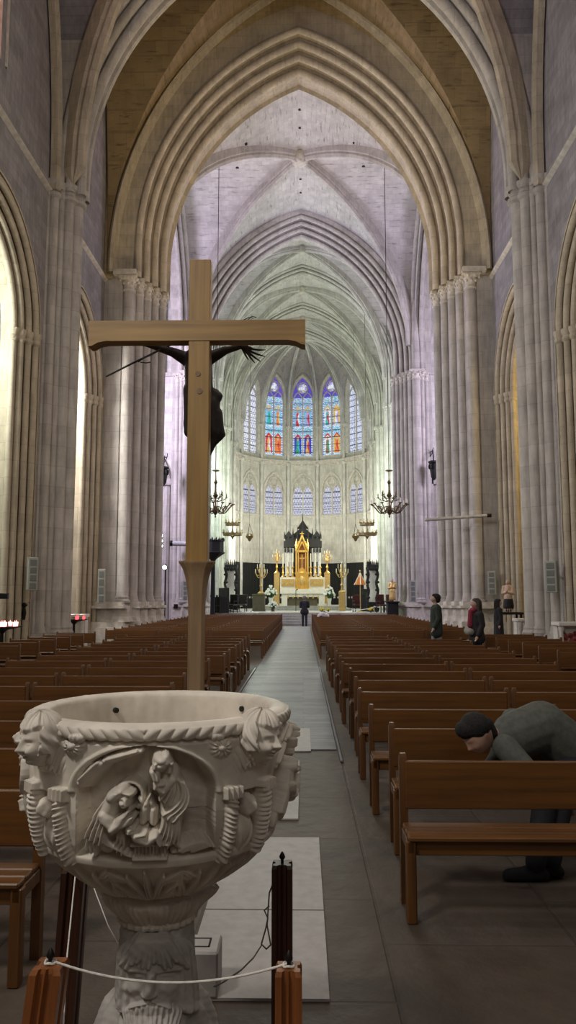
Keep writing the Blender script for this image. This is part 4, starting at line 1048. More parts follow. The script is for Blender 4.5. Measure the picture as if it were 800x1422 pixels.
# dark figure hanging on the far side of the cross
M['dark_bronze'] = plain('dark_figure', (.045,.036,.03), .5, .25, var=.4, nscale=14, bump_s=.3)
Yc = CYd+.28
def q(px, py, dy=0.0): p = at(px, py, Y=Yc+dy); return (p.x, p.y, p.z)
def ln_(px): return px*Yc/F_PX
P = [(q(275,500),q(276,560),ln_(20),ln_(19)),(q(276,560),q(276,622),ln_(19),ln_(14)),(q(276,622),q(275,700),ln_(13),ln_(9)),(q(275,700),q(275,762),ln_(9),ln_(6)),
     (q(268,505),q(262,590),ln_(9),ln_(8)),(q(264,540),q(263,600),ln_(10),ln_(8)),
     # shoulders and arms under the beam
     (q(262,500),q(240,489),ln_(11),ln_(7)),(q(240,489),q(205,479),ln_(7),ln_(3.5)),(q(205,479),q(186,476),ln_(3.5),ln_(2)),
     (q(290,498),q(312,487),ln_(10),ln_(6.5)),(q(312,487),q(336,481),ln_(6),ln_(3.5)),(q(285,505),q(287,560),ln_(10),ln_(10)),
     # bowed head seen past the edge of the beam
     (q(292,560,.04),q(297,600,.04),ln_(14),ln_(12)),(q(299,575,.04),q(305,600,.04),ln_(11),ln_(7)),(q(298,548,.04),q(300,552,.04),ln_(9),ln_(9)),(q(304,548,.03),q(306,550,.03),ln_(4.5),ln_(4)),
     (q(304,585,.04),q(311,604,.04),ln_(5),ln_(3)),(q(308,606,.04),q(296,616,.04),ln_(4),ln_(5)),(q(296,610,.04),q(288,632,.04),ln_(8),ln_(5))]
fig = blob('crucified_figure', P, M['dark_bronze'], None, .011, 2)
tag(fig, 'dark carved crucified figure hanging on the far side of the wooden cross', 'statue')
sm = MB(); sm.tube([q(147,523,-.05),q(185,504,-.04),q(226,484,-.02),q(258,470,0)], [ln_(1.2),ln_(1.5),ln_(1.4),ln_(1.2)], 8)
sm.tube([q(192,503,-.04),q(200,497,-.04),q(208,494,-.04),q(212,492,-.04)], ln_(.8), 6); sm.tube([q(195,503,-.04),q(203,504,-.04),q(209,503,-.04)], ln_(.9), 6)
sm.tube([q(226,484,-.02),q(215,478,-.02)], ln_(1.3), 6)
sm.build('thorn_branch', M['dark_bronze'], fig)
hm = MB()
for x1_, y1_, x2_, y2_ in ((352,485,369,486),(350,489,368,495),(347,491,362,502),(344,491,354,504),(338,487,345,500)):
    hm.tube([q(333,481),q((336+x1_)/2,(481+y1_)/2-1),q(x1_,y1_),q((x1_+x2_)/2,(y1_+y2_)/2+.5,-.01),q(x2_,y2_,-.02)], [ln_(3),ln_(2.6),ln_(1.7),ln_(1.4),ln_(.6)], 8)
hm.build('hand', M['dark_bronze'], fig)
tw = MB(); 
for a in ((333,443,345,441,352,442),(338,446,348,444,358,446),(341,443,350,439,356,441)): tw.tube([q(a[0],a[1]+4,-.1),q(a[2],a[3],-.1),q(a[4],a[5],-.1)], ln_(.7), 6)
tw.build('thorn_twig', M['dark_bronze'], fig)
# ------------------------------------------------------------------ people
M['skin'] = plain('skin', (.45,.27,.20), .6, var=.08)
def cloth(name, c): 
    if name not in M: M[name] = plain(name, c, .85, var=.2, nscale=30, bump_s=.15)
    return M[name]
def person(label, loc, yaw, H, coat, trous, hair, hem=.5, hairlong=False, stride=.12, arms='down', scarf=None, shirt=None, voxel=.014, bag=False):
    e = empty('person', loc, label, 'person', None, yaw); k = H
    hp = .52*k; sh = .815*k; s = .105*k; kn = .285*k
    L = lambda sx, st: [((sx*.052*k,0,hp),(sx*.055*k,-st*.5,kn)), ((sx*.055*k,-st*.5,kn),(sx*.055*k,-st*.2 if st > 0 else -st*1.2,.045*k))]
    body = []; tr = []; sho = []
    for sx, st in ((-1,stride),(1,-stride)):
        (a, b), (c, d) = L(sx, st); body += [(a,b,.045*k,.032*k),(c,d,.03*k,.02*k)]; tr += [(a,b,.056*k,.043*k),(c,(d[0],d[1],.035*k),.042*k,.036*k)]
        sho += [((d[0],d[1]+.02*k,.03),(d[0],d[1]-.1*k,.022),.032,.026)]
    body += [((0,0,hp),(0,0,.66*k),.08*k,.075*k),((0,0,.66*k),(0,-.0,.78*k),.08*k,.07*k),((-s*.8,0,sh-.02*k),(s*.8,0,sh-.02*k),.045*k,.045*k),((0,0,.8*k),(0,-.012*k,.88*k),.033*k,.032*k)]
    co = [((0,0,hp),(0,.0,.66*k),.098*k,.092*k),((0,0,.66*k),(0,0,.77*k),.095*k,.085*k),((-s*.85,0,sh-.025*k),(s*.85,0,sh-.025*k),.054*k,.054*k)]
    if hem < .5: 
        for sx in (-1,1): co.append(((sx*.04*k,0,hp),(sx*.055*k,0,hem*k),.085*k,.09*k))
    for sx in (-1,1):
        S = Vector((sx*s*1.1,0,sh-.025*k))
        if arms == 'front': E_ = Vector((sx*.135*k,-.02*k,.64*k)); W_ = Vector((sx*.05*k,-.15*k,.63*k))
        else: E_ = Vector((sx*.135*k,.02*k*sx,.645*k)); W_ = Vector((sx*.135*k,-.05*k*(1 if sx > 0 else -.2),.51*k))
        body += [(S,E_,.03*k,.025*k),(E_,W_,.024*k,.016*k)]
        d = (W_-E_).normalized(); side = d.cross(Vector((0,-1,.2))).normalized()
        body += [(W_,W_+d*.05*k,.018*k,.022*k)]
        for f, (o_, l_) in enumerate(((-.018,.035),(-.006,.042),(.006,.04),(.018,.032))): body += [(W_+d*.055*k+side*o_*k,W_+d*(.055+l_)*k+side*o_*1.1*k+Vector((0,-.008*k,0)),.0062*k,.005*k)]
        body += [(W_+d*.015*k+side*.02*k,W_+d*.05*k+side*.034*k+Vector((0,-.012*k,0)),.008*k,.006*k)]
        co += [(S,E_,.047*k,.04*k),(E_,W_+d*.002,.039*k,.033*k)]
    hz = .935*k; M4 = Matrix.Translation((0,-.014*k,hz)) @ Matrix.Scale(.138*k, 4)
    blob('body', body, M['skin'], e, voxel, 2, lambda mb: add_head(mb, M4, hair=False, n=40, m=32))
    blob('trousers', tr, trous, e, voxel+.004, 2); blob('coat', co, coat, e, voxel+.004, 3); blob('shoes', sho, cloth('black_leather', (.012,.012,.013)), e, voxel, 1)
    hr = [((0,.012*k,hz+.016*k),(.062*k,.068*k,.062*k)),((0,.025*k,hz-.012*k),(.056*k,.05*k,.058*k)),((0,-.022*k,hz+.04*k),(.048*k,.04*k,.035*k))]
    if hairlong: hr += [((0,.035*k,hz-.02*k),(0,.04*k,.8*k),.05*k,.045*k),((-.045*k,.01*k,hz),(-.055*k,.0,.82*k),.025*k,.025*k),((.045*k,.01*k,hz),(.055*k,.0,.82*k),.025*k,.025*k)]
    blob('hair', hr, hair, e, voxel, 2)
    if scarf: blob('scarf', [((-.03*k,-.05*k,.85*k),(.03*k,-.05*k,.85*k),.035*k,.035*k),((0,-.085*k,.83*k),(0,-.1*k,.64*k),.035*k,.04*k)], scarf, e, voxel, 2)
    if bag: blob('bag', [((-.09*k,-.1*k,.56*k),(.06*k,-.12*k,.55*k),.05*k,.05*k)], cloth('bag_grey', (.22,.21,.18)), e, voxel, 2)
    return e
blk_hair = plain('hair_black', (.012,.010,.009), .9, var=.5, nscale=60, bump_s=.5); br_hair = plain('hair_brown', (.035,.022,.016), .5); gr_hair = plain('hair_grey', (.16,.15,.14), .6)
p = at(423,870,Y=44.8)
person('person in a black suit standing in the aisle facing the altar, seen from behind', (p.x,44.8,0), PI, 1.76, cloth('suit_black', (.014,.014,.017)), cloth('suit_black', (0,0,0)), gr_hair, .47, stride=.03, arms='front')
p = at(607,850,Y=20.6); person('person in a dark green coat walking left in front of the right crossing pier', (p.x,20.75,0), -PI/2, 1.74, cloth('coat_green', (.022,.03,.024)), cloth('trousers_grey', (.25,.25,.25)), blk_hair, .42)
p = at(663,850,Y=17.4); person('person with a red scarf and dark jacket walking left by the right benches', (p.x,17.5,0), -PI/2+.25, 1.62, cloth('jacket_dark', (.016,.015,.016)), cloth('skirt_green', (.02,.045,.04)), br_hair, .46, True, scarf=cloth('scarf_red', (.22,.018,.04)), bag=True)
p = at(692,850,Y=24.5); person('person in a long black coat facing right beside the priest statue', (p.x,24.5,0), PI/2, 1.6, cloth('coat_black', (.011,.011,.012)), cloth('coat_black', (0,0,0)), blk_hair, .3, True, .06)
# bent person in a white jacket on a far bench
p = at(450,856,Y=37.5); e = empty('person', (p.x, 37.45, 0), 'person in a white jacket with a dark strap bent forward on a far bench', 'person')
blob('body', [((0,-.18,.52),(0,-.22,.66),.12,.12),((0,-.22,.66),(-.1,-.42,.8),.12,.1),((-.1,-.42,.8),(-.14,-.5,.74),.05,.05),((-.15,-.53,.68),(.08,.09,.1)),
              ((-.09,-.2,.52),(-.1,-.55,.5),.07,.055),((-.1,-.55,.5),(-.1,-.56,.07),.05,.035),((.09,-.2,.52),(.1,-.55,.5),.07,.055),((.1,-.55,.5),(.1,-.56,.07),.05,.035),((-.25,-.42,.72),(-.22,-.62,.5),.04,.03),((.12,-.42,.72),(.12,-.62,.5),.04,.03)], M['skin'], e, .014, 2)
blob('jacket', [((0,-.18,.55),(0,-.22,.72),.2,.22),((0,-.22,.74),(-.08,-.4,.82),.23,.17),((-.27,-.4,.76),(-.23,-.6,.53),.075,.055),((.17,-.4,.76),(.13,-.6,.53),.075,.055),((-.2,-.38,.8),(.12,-.38,.8),.12,.12)], cloth('jacket_white', (.68,.66,.62)), e, .016, 4)
blob('hair', [((-.15,-.52,.7),(.095,.1,.11))], blk_hair, e, .014, 1)
blob('trousers', [((-.09,-.2,.53),(-.1,-.55,.51),.085,.07),((-.1,-.55,.51),(-.1,-.56,.1),.066,.05),((.09,-.2,.53),(.1,-.55,.51),.085,.07),((.1,-.55,.51),(.1,-.56,.1),.066,.05)], cloth('trousers_dark', (.02,.02,.025)), e, .016, 2)
mb = MB(); mb.tube([(-.21,-.3,.86),(-.1,-.25,.97),(.02,-.15,.985),(.12,-.03,.9),(.17,.03,.75)], .022, 8); mb.build('strap', cloth('strap_black', (.015,.015,.016)), e)
# person bent over on the second bench, close to the camera
e = empty('person', (1.5, 5.2, 0), 'person in a grey-green jacket bent deep over on the second right bench', 'person')
o_ = Vector((1.5,5.2,0)); w_ = lambda x, y, z: tuple(Vector((x,y,z))-o_)
def pt(px, py, Y): return tuple(at(px,py,Y=Y)-o_)
pel = w_(1.86,5.27,.585); mid = pt(752,1008,5.22); chs = pt(716,1022,5.15); nk = pt(690,1022,5.08); hd = at(664,1019,Y=5.0)-o_
kneeL, kneeR = w_(1.50,4.92,.50), w_(1.62,4.98,.49); anL, anR = w_(1.36,4.74,.09), w_(1.47,4.80,.09)
shN = pt(702,1038,4.93); shF = pt(712,1000,5.28); elN = w_(1.36,4.82,.60); wrN = w_(1.15,4.84,.50); elF = w_(1.28,5.2,.62); wrF = w_(1.1,4.98,.5)
hup = Vector((-.62,-.12,.62)).normalized(); hfc = Vector((-.62,-.25,-.62)); hfc = (hfc-hup*hfc.dot(hup)).normalized(); hx = hup.cross(hfc)*-1
HM = Matrix.Translation(hd) @ Matrix((( -hx.x, -hfc.x, hup.x, 0),(-hx.y, -hfc.y, hup.y, 0),(-hx.z, -hfc.z, hup.z, 0),(0,0,0,1))) @ Matrix.Scale(.235, 4)
B_ = [(pel,mid,.13,.13),(mid,chs,.13,.12),(chs,nk,.1,.06),(nk,tuple(hd*.6+Vector(nk)*.4),.055,.055),(pel,kneeL,.085,.06),(kneeL,anL,.055,.036),(pel,kneeR,.085,.06),(kneeR,anR,.055,.036),(shN,elN,.048,.04),(elN,wrN,.038,.027),(shF,elF,.048,.04),(elF,wrF,.038,.027)]
for W_, E_ in ((wrN,elN),(wrF,elF)):
    W_, E_ = Vector(W_), Vector(E_); d = (W_-E_).normalized(); s_ = d.cross(Vector((0,-1,0))).normalized()
    B_ += [(W_,W_+d*.07,.028,.034)]
    for f_, l_ in ((-.027,.06),(-.009,.075),(.009,.07),(.027,.055)): B_ += [(W_+d*.085+s_*f_,W_+d*(.085+l_)+s_*f_*1.1+Vector((0,-.01,-.015)),.0095,.008)]
    B_ += [(W_+d*.02+s_*.03,W_+d*.075+s_*.055+Vector((0,-.02,0)),.012,.009)]
blob('body', B_, M['skin'], e, .009, 2, lambda mb: add_head(mb, HM, hair=False, n=56, m=44))
blob('jacket', [(pel,mid,.165,.165),(mid,chs,.165,.155),(chs,pt(699,1024,5.1),.15,.10),(shN,elN,.082,.07),(elN,tuple(Vector(wrN)*.9+Vector(elN)*.1),.066,.048),(shF,elF,.08,.068),(elF,tuple(Vector(wrF)*.9+Vector(elF)*.1),.064,.048),(w_(1.93,5.3,.585),pel,.15,.155)], cloth('jacket_greygreen', (.085,.09,.075)), e, .012, 6)
hq = lambda u, f: tuple(hd+hup*u+hfc*f)
blob('hair', [(hq(.045,-.02),(.098,.108,.092)),(hq(.075,.035),(.075,.08,.06)),(hq(.0,-.065),hq(-.06,-.06),.065,.05)], blk_hair, e, .01, 3)
blob('trousers', [(pel,kneeL,.105,.085),(kneeL,(anL[0],anL[1],.1),.08,.06),(pel,kneeR,.105,.085),(kneeR,(anR[0],anR[1],.1),.08,.06)], cloth('trousers_black', (.014,.014,.018)), e, .012, 3)
blob('shoes', [((anL[0]+.02,anL[1],.05),(anL[0]-.16,anL[1]+.0,.035),.045,.036),((anR[0]+.02,anR[1],.05),(anR[0]-.16,anR[1]-.01,.035),.045,.036),((anL[0]+.05,anL[1],.03),(anL[0]-.17,anL[1],.025),.03,.028),((anR[0]+.05,anR[1],.03),(anR[0]-.17,anR[1]-.01,.025),.03,.028)], cloth('black_leather', (0,0,0)), e, .01, 2)
# ------------------------------------------------------------------ sanctuary
M['gold'] = plain('gilt', (.85,.52,.13), .32, .85, var=.2, nscale=20)
M['gold_dull'] = plain('gilt_dull', (.62,.43,.17), .45, .7, var=.25, nscale=20)
M['black_wood'] = plain('black_wood', (.006,.0055,.005), .75, var=.3)
M['white_marble'] = plain('white_marble', (.72,.69,.63), .35, var=.08, nscale=6)
M['candle'] = plain('candle_wax', (.85,.80,.66), .5, var=.05)
M['green_box'] = plain('green_box', (.10,.085,.05), .7)
def PX(px, py, Y, dx=0): p = at(px, py, Y=Y); return p
SC_ = lambda Y: Y/F_PX
CH_Z = .75
def bx(mb, px0, px1, py0, py1, Y, dep):
    """a block given by its outline at depth Y"""
    a, b = at(px0, py1, Y=Y), at(px1, py0, Y=Y); mb.box(a.x, b.x, Y, Y+dep, a.z, b.z); return mb
def gable(mb, pxc, w, py_top, py_bot, Y, dep):
    a, b, c = at(pxc-w, py_bot, Y=Y), at(pxc+w, py_bot, Y=Y), at(pxc, py_top, Y=Y)
    mb.add([(a.x,Y,a.z),(b.x,Y,b.z),(c.x,Y,c.z),(a.x,Y+dep,a.z),(b.x,Y+dep,b.z),(c.x,Y+dep,c.z)], [(0,1,2),(5,4,3),(0,3,4,1),(1,4,5,2),(2,5,3,0)])
def spire(mb, px, w, py_top, py_bot, Y):
    a, t = at(px, py_bot, Y=Y), at(px, py_top, Y=Y); r = w*SC_(Y); mb.lathe([(r,0),(r*.9,(t.z-a.z)*.35),(r*1.2,(t.z-a.z)*.38),(r*.7,(t.z-a.z)*.5),(.01,t.z-a.z)], (a.x,Y+r,a.z), 8)
# high altar
YA = 58.0
A0 = at(421, 848, Y=YA); e = empty('high_altar', (A0.x, YA, 1.05), 'white and gilt high altar with a golden spired tabernacle in the apse', 'altar')
W = lambda o: (setattr(o, 'location', (-A0.x, -YA, -1.05)), o)[1]
mb = MB(); bx(mb,389,453,818,824.5,YA-.6,1.4); bx(mb,391,399,824,849,YA-.5,1.2); bx(mb,443,451,824,849,YA-.5,1.2); bx(mb,399,443,824,829,YA-.5,1.2); mb.box(A0.x-1.75,A0.x+1.75,YA-.3,YA+.7,1.05,1.2); W(mb.build('altar_table', M['white_marble'], e, 0))
mb = MB(); bx(mb,397,441,829,850,YA-.35,.3); W(mb.build('altar_frontal', M['green_box'], e, 0))
mb = MB(); 
for k in range(7): spire(mb, 400+k*7, 1.2, 824.5, 831, YA-.56)
W(mb.build('altar_fringe', M['gold_dull'], e))
for a, b in ((389,410.5),(429,451)):
    mb = MB(); bx(mb,a,b,801.5,818,YA+.3,.6); W(mb.build('altar_shelf', M['white_marble'], e, 0))
    mb = MB(); bx(mb,a+1.8,b-1.8,804,814,YA+.22,.1)
    for k in range(6): spire(mb, a+3+k*(b-a-6)/5, .7, 804.5, 813.5, YA+.15)
    W(mb.build('gilt_panel', M['gold_dull'], e, 0))
mb = MB(); bx(mb,410.5,428.5,796,818,YA+.2,.8); bx(mb,409.5,429.5,794.5,797,YA+.15,.9); gable(mb,419.5,7,787,795,YA+.2,.5)
for px in (411,415.5,423.5,428): spire(mb, px, 1.0, 789, 818, YA+.1)
W(mb.build('tabernacle', M['gold'], e, 0))
mb = MB(); mb.ball(at(419.5,806,Y=YA+.14), (.2,.08,.34), 12, 8); W(mb.build('tabernacle_door', M['gold_dull'], e))
mb = MB()
for px in (411.6,427.4): bx(mb,px-1.1,px+1.1,762,796,YA+.45,.3); spire(mb,px,1.5,748,764,YA+.45)
for px in (414.4,424.6): bx(mb,px-.5,px+.5,766,796,YA+.4,.12)
# steep openwork gable with crockets
for sg in (-1,1):
    a, b = at(419.5+sg*8.3,765,Y=YA+.4), at(419.5,744.5,Y=YA+.4); mb.tube([a, b], .075, 6)
    a, b = at(419.5+sg*6,766,Y=YA+.45), at(419.5,752,Y=YA+.45); mb.tube([a, b], .06, 6)
    for f in (.15,.35,.55,.75): p = a.lerp(b,f); mb.ball((p.x+sg*.14,p.y,p.z+.16), .075, 6, 4)
spire(mb,419.5,1.6,738,748,YA+.4); p = at(419.5,741,Y=YA+.4); mb.box(p.x-.16,p.x+.16,YA+.38,YA+.44,p.z-.03,p.z+.03)
bx(mb,410.5,428.5,764,767,YA+.4,.5)
W(mb.build('tabernacle_spire', M['gold'], e, 40))
mb = MB(); bx(mb,413,426,752,796,YA+.75,.1); W(mb.build('niche_back', plain('niche_gilt', (.32,.13,.05), .5, .3), e, 0))
# standing gilt crucifix in the niche
mb = MB(); bx(mb,418.9,420.1,770,790,YA+.25,.06); bx(mb,416,423,774.5,775.8,YA+.25,.06); mb.lathe([(.22,0),(.2,.06),(.07,.14),(.05,.4)], (at(419.5,795,Y=YA+.28).x,YA+.28,at(419.5,795.5,Y=YA+.28).z), 10)
tag(mb.build('altar_crucifix', M['gold'], None), 'small gilt crucifix standing in the golden tabernacle spire', 'crucifix')
# candlesticks
for px, w_ in ((393,'outermost left'),(400,'middle left'),(406.5,'innermost left'),(431.7,'innermost right'),(438.3,'middle right'),(445,'outermost right')):
    b_, t_, c_ = at(px,802,Y=YA+.5), at(px,787,Y=YA+.5), at(px,769,Y=YA+.5); h = t_.z-b_.z
    e2 = empty('candlestick', (b_.x, YA+.5, b_.z), f'tall gilt altar candlestick with a white candle, {w_} of the six', 'candlestick', 'candlesticks on the high altar')
    mb = MB(); mb.lathe([(.15,0),(.15,.05),(.06,.12),(.05,h*.35),(.09,h*.42),(.05,h*.5),(.045,h*.85),(.11,h*.93),(.11,h)], (0,0,0), 12); mb.build('stick', M['gold'], e2)
    mb = MB(); mb.lathe([(.042,h-.01),(.036,c_.z-b_.z),(.005,c_.z-b_.z+.04)], (0,0,0), 10); mb.build('candle', M['candle'], e2)
# candelabra
def candelabrum(px, py_b, py_t, Y, wpx, label, mat, ped=None):
    b_, t_ = at(px,py_b,Y=Y), at(px,py_t,Y=Y); h = t_.z-b_.z; r = wpx/2*SC_(Y)
    e = empty('candelabrum', (b_.x, Y, b_.z), label, 'candelabrum', 'candelabra around the high altar')
    mb = MB(); mb.lathe([(r*.55,0),(r*.6,h*.03),(r*.22,h*.09),(r*.14,h*.2),(r*.26,h*.26),(r*.13,h*.32),(r*.12,h*.5),(r*.2,h*.53),(r*.1,h*.58),(r*.08,h*.97)], (0,0,0), 12); mb.build('stem', mat, e)
    ab = MB(); cb = MB()
    for tier, (zz, rr_, n) in enumerate(((.58,1.0,7),(.74,.6,5))):
        for k in range(n):
            a = 2*PI*(k+.5*tier)/n; d = Vector((math.cos(a), math.sin(a), 0))
            pts = [d*r*rr_*f+Vector((0,0,h*(zz-.05*math.sin(f*PI)*1.2+.10*max(0,f-.5)*2))) for f in np.linspace(.1,1,8)]
            ab.tube(pts, r*.055, 6); tp = pts[-1]; ab.lathe([(r*.04,-.02),(r*.12,0),(r*.12,.03)], tp, 8); cb.lathe([(r*.05,.0),(r*.045,h*.12),(.004,h*.13)], tp, 8)
            ab.ball(d*r*rr_*.55+Vector((0,0,h*(zz+.02))), r*.085, 6, 4)
    cb.lathe([(r*.05,h*.95),(r*.045,h*1.05),(.004,h*1.06)], (0,0,0), 8)
    ab.build('arms', mat, e); cb.build('candles', M['candle'], e)
def pedestal(px, py_b, py_t, Y, wpx, label, mat):
    a, b = at(px-wpx/2,py_b,Y=Y), at(px+wpx/2,py_t,Y=Y); z0 = min(a.z, CH_Z if Y < 55 else a.z); w = b.x-a.x
    mb = MB(); c = ((a.x+b.x)/2, Y); z0 = CH_Z if Y < 54.9 else (.9 if Y < 55.4 else 1.05)
    mb.bbox(-w/2,w/2,-w/2,w/2,0,b.z-z0-.08,.02); mb.bbox(-w*.54,w*.54,-w*.54,w*.54,b.z-z0-.1,b.z-z0,.02); mb.bbox(-w*.54,w*.54,-w*.54,w*.54,0,.15,.02)
    return tag(mb.build('pedestal', mat, None, 0, (c[0],Y,z0)), label, 'pedestal')
pedestal(384.5,848,796,59.6,7.5,'tall gilt pedestal left of the high altar table', M['gold_dull']); pedestal(454.5,848,796,59.6,7.5,'tall gilt pedestal right of the high altar table', M['gold_dull'])
candelabrum(384.5,796,764,59.6,13,'gilt branched candelabrum on the pedestal left of the tabernacle', M['gold']); candelabrum(454.5,796,764,59.6,13,'gilt branched candelabrum on the pedestal right of the tabernacle', M['gold'])
pedestal(359.5,852,825,52,17,'dark green box pedestal left of the altar steps', M['green_box']); pedestal(475,843,823,54,8.5,'narrow gilt pedestal right of the altar flowers', M['gold_dull'])
candelabrum(362.5,825,782,52,17,'large branched candelabrum on the dark green box', M['gold_dull']); candelabrum(475,823,782,54,17,'large branched candelabrum on the narrow gilt pedestal', M['gold_dull'])
# black baldachin behind the altar
YB = 62.5; c = at(420.5,848,Y=YB); e = empty('baldachin', (c.x,YB,1.05), 'black carved wooden canopy with pinnacles and pale columns behind the altar', 'canopy')
W2 = lambda o: (setattr(o, 'location', (-c.x, -YB, -1.05)), o)[1]
mb = MB(); bx(mb,394,447,751,760,YB,1.2); bx(mb,396,445,744,752,YB+.1,1.0); gable(mb,420.5,17,731,745,YB+.1,.8); gable(mb,401,6,737,745,YB,.8); gable(mb,440,6,737,745,YB,.8); bx(mb,397,444,780,800,YB+.6,.3); gable(mb,420.5,8,722,734,YB+.3,.5)
for px, t, w_ in ((420.5,712,1.6),(407,733,1.3),(434,733,1.3),(395.5,738,1.4),(445.5,738,1.4),(413,729,1),(428,729,1),(401,735,.9),(440,735,.9)): spire(mb,px,w_,t,748,YB)
for k in range(12): spire(mb,396+k*4.45,1.3,758,767,YB+.1)
W2(mb.build('carved_top', M['black_wood'], e, 0))
mb = MB(); bx(mb,394,447,800,850,YB,.9); bx(mb,408,433,760,800,YB+.8,.1); W2(mb.build('dark_base', M['black_wood'], e, 0))
for px in (398,403.5,437.5,443):
    mb = MB(); a, b = at(px,800,Y=YB+.3), at(px,759,Y=YB+.3); r = 1.9*SC_(YB); mb.lathe([(r*1.4,0),(r*1.4,.1),(r,.18),(r*.94,b.z-a.z-.2),(r*1.4,b.z-a.z-.06),(r*1.4,b.z-a.z)], (a.x,YB+.3,a.z), 12); W2(mb.build('column', plain('grey_marble','x' and (.34,.34,.33), .35), e))
# black hangings round the apse wall
for k, mp, hw in APSE:
    if k == 0: continue
    mb = MB(); s = np.linspace(-hw+.16, hw-.16, 26); z1_ = 4.65
    top = [mp(x, -.10-.035*math.sin(x*17), z1_) for x in s]; bot = [mp(x, -.10-.05*math.sin(x*17+.4), .76) for x in s]; bk = [mp(x, -.05, z1_) for x in s]; bk2 = [mp(x,-.05,.76) for x in s]
    mb.ring([bk2, bot, top, bk], closed_ring=False, cap=False)
    tag(mb.build('black_hanging', plain('black_cloth', (.008,.008,.008), .9) if 'blk' not in M else M['blk'], None), f'black cloth hanging on the apse wall, {["","first","second","third"][abs(k)]} bay {"left" if k < 0 else "right"} of the altar', 'curtain', 'black hangings round the apse')
# choir furniture
def stall(px0, px1, py_t, py_b, Y, label):
    c_ = at((px0+px1)/2,py_b,Y=Y); e = empty('choir_canopy', (c_.x,Y,CH_Z), label, 'choir stall', 'dark carved canopies beside the choir piers'); 
    f = lambda o: (setattr(o,'location',(-c_.x,-Y,-CH_Z)), o)[1]
    mb = MB(); bx(mb,px0,px1,py_t+8,py_t+13,Y,.9)
    n = 7
    for k in range(n): spire(mb, px0+1+k*(px1-px0-2)/(n-1), 1.1, py_t+(0 if k%2 else 2.5), py_t+9, Y)
    for k in range(5): p = at(px0+2+k*(px1-px0-4)/4,py_t+14,Y=Y); mb.ball(p, (.09,.1,.14), 8, 5)
    f(mb.build('carved_canopy', M['black_wood'], e, 0))
    for px in (px0+1.5, px1-1.5):
        mb = MB(); a, b = at(px,py_b,Y=Y), at(px,py_t+12,Y=Y); h = b.z-CH_Z; mb.tube([(a.x+.05*math.sin(z*6),Y+.1+.05*math.cos(z*6),CH_Z+z) for z in np.linspace(0,h,40)], .09, 8)
        for z in np.arange(.4,h,.5): mb.ball((a.x,Y+.1,CH_Z+z), (.15,.13,.1), 8, 5)
        f(mb.build('twisted_column', M['black_wood'], e))
    mb = MB(); bx(mb,px0+3.2,px1-3.2,py_t+13,py_b,Y+.55,.15); f(mb.build('pale_panel', M['white_marble'], e, 0))
    mb = MB(); bx(mb,px0,px1,py_b-14,py_b,Y+.25,.6); f(mb.build('dark_seat', M['black_wood'], e, 0))
stall(311.5,329,776,850,50,'dark carved canopy on twisted columns left of the choir'); stall(510,526,776,850,50,'dark carved canopy on twisted columns right of the choir')
# pulpit on the left choir pier
Yp = 43.0; p = at(297,770,Y=Yp); e = empty('pulpit', (p.x,Yp-.3,0), 'black wooden pulpit with a crenellated rim beside the left choir pier', 'pulpit')
h1, h2, h0 = at(297,768,Y=Yp).z, at(297,751,Y=Yp).z, at(297,775,Y=Yp).z
mb = MB(); mb.lathe([(.08,h0-.15),(.28,h0),(.62,h1-.05),(.66,h1),(.58,h1+.06),(.58,h2-.08),(.63,h2-.05),(.63,h2)], (0,0,0), 8)
for k in range(16): a = 2*PI*k/16; mb.lathe([(.04,0),(.05,.06),(.01,.16)], (.58*math.cos(a),.58*math.sin(a),h2), 6)
mb.build('tub', M['black_wood'], e, 20); mb = MB(); mb.lathe([(.3,0),(.3,.1),(.14,.2),(.11,h0-.2),(.2,h0-.05)], (0,0,0), 10); mb.build('stem', M['black_wood'], e)
# ombrellino, red chairs
Yu = 49; b_, t_ = at(500.5,835,Y=Yu), at(500.5,794,Y=Yu); e = empty('processional_umbrella', (b_.x,Yu,CH_Z), 'half-closed orange and cream ceremonial umbrella on a pole right of the altar', 'umbrella')
mb = MB(); mb.tube([(0,0,0),(0,0,t_.z-CH_Z)], .025, 8); mb.ball((0,0,t_.z-CH_Z+.05), .06, 8, 6); mb.lathe([(.2,0),(.2,.04),(.05,.08)], (0,0,0), 12); mb.build('pole', M['gold_dull'], e)
zt, zb = at(500.5,796,Y=Yu).z-CH_Z, at(500.5,812,Y=Yu).z-CH_Z; rows = []
for f in np.linspace(0,1,7): rows.append([((.03+.28*f**1.2)*(1+.16*math.cos(k*PI/2.0*1.0))*math.cos(2*PI*k/32), (.03+.28*f**1.2)*(1+.16*math.cos(k*PI/2))*math.sin(2*PI*k/32), zt+(zb-zt)*f) for k in range(32)])
mb = MB(); mb.ring(rows, cap=False); mb.build('canopy', plain('umbrella_orange', (.62,.20,.03), .6), e)
mb = MB()
for k in range(0,32,8): mb.tube([Vector(r[k])*1.0+Vector((r[k][0]*.06,r[k][1]*.06,0)) for r in rows], .03, 6)
mb.build('cream_bands', M['candle'], e)
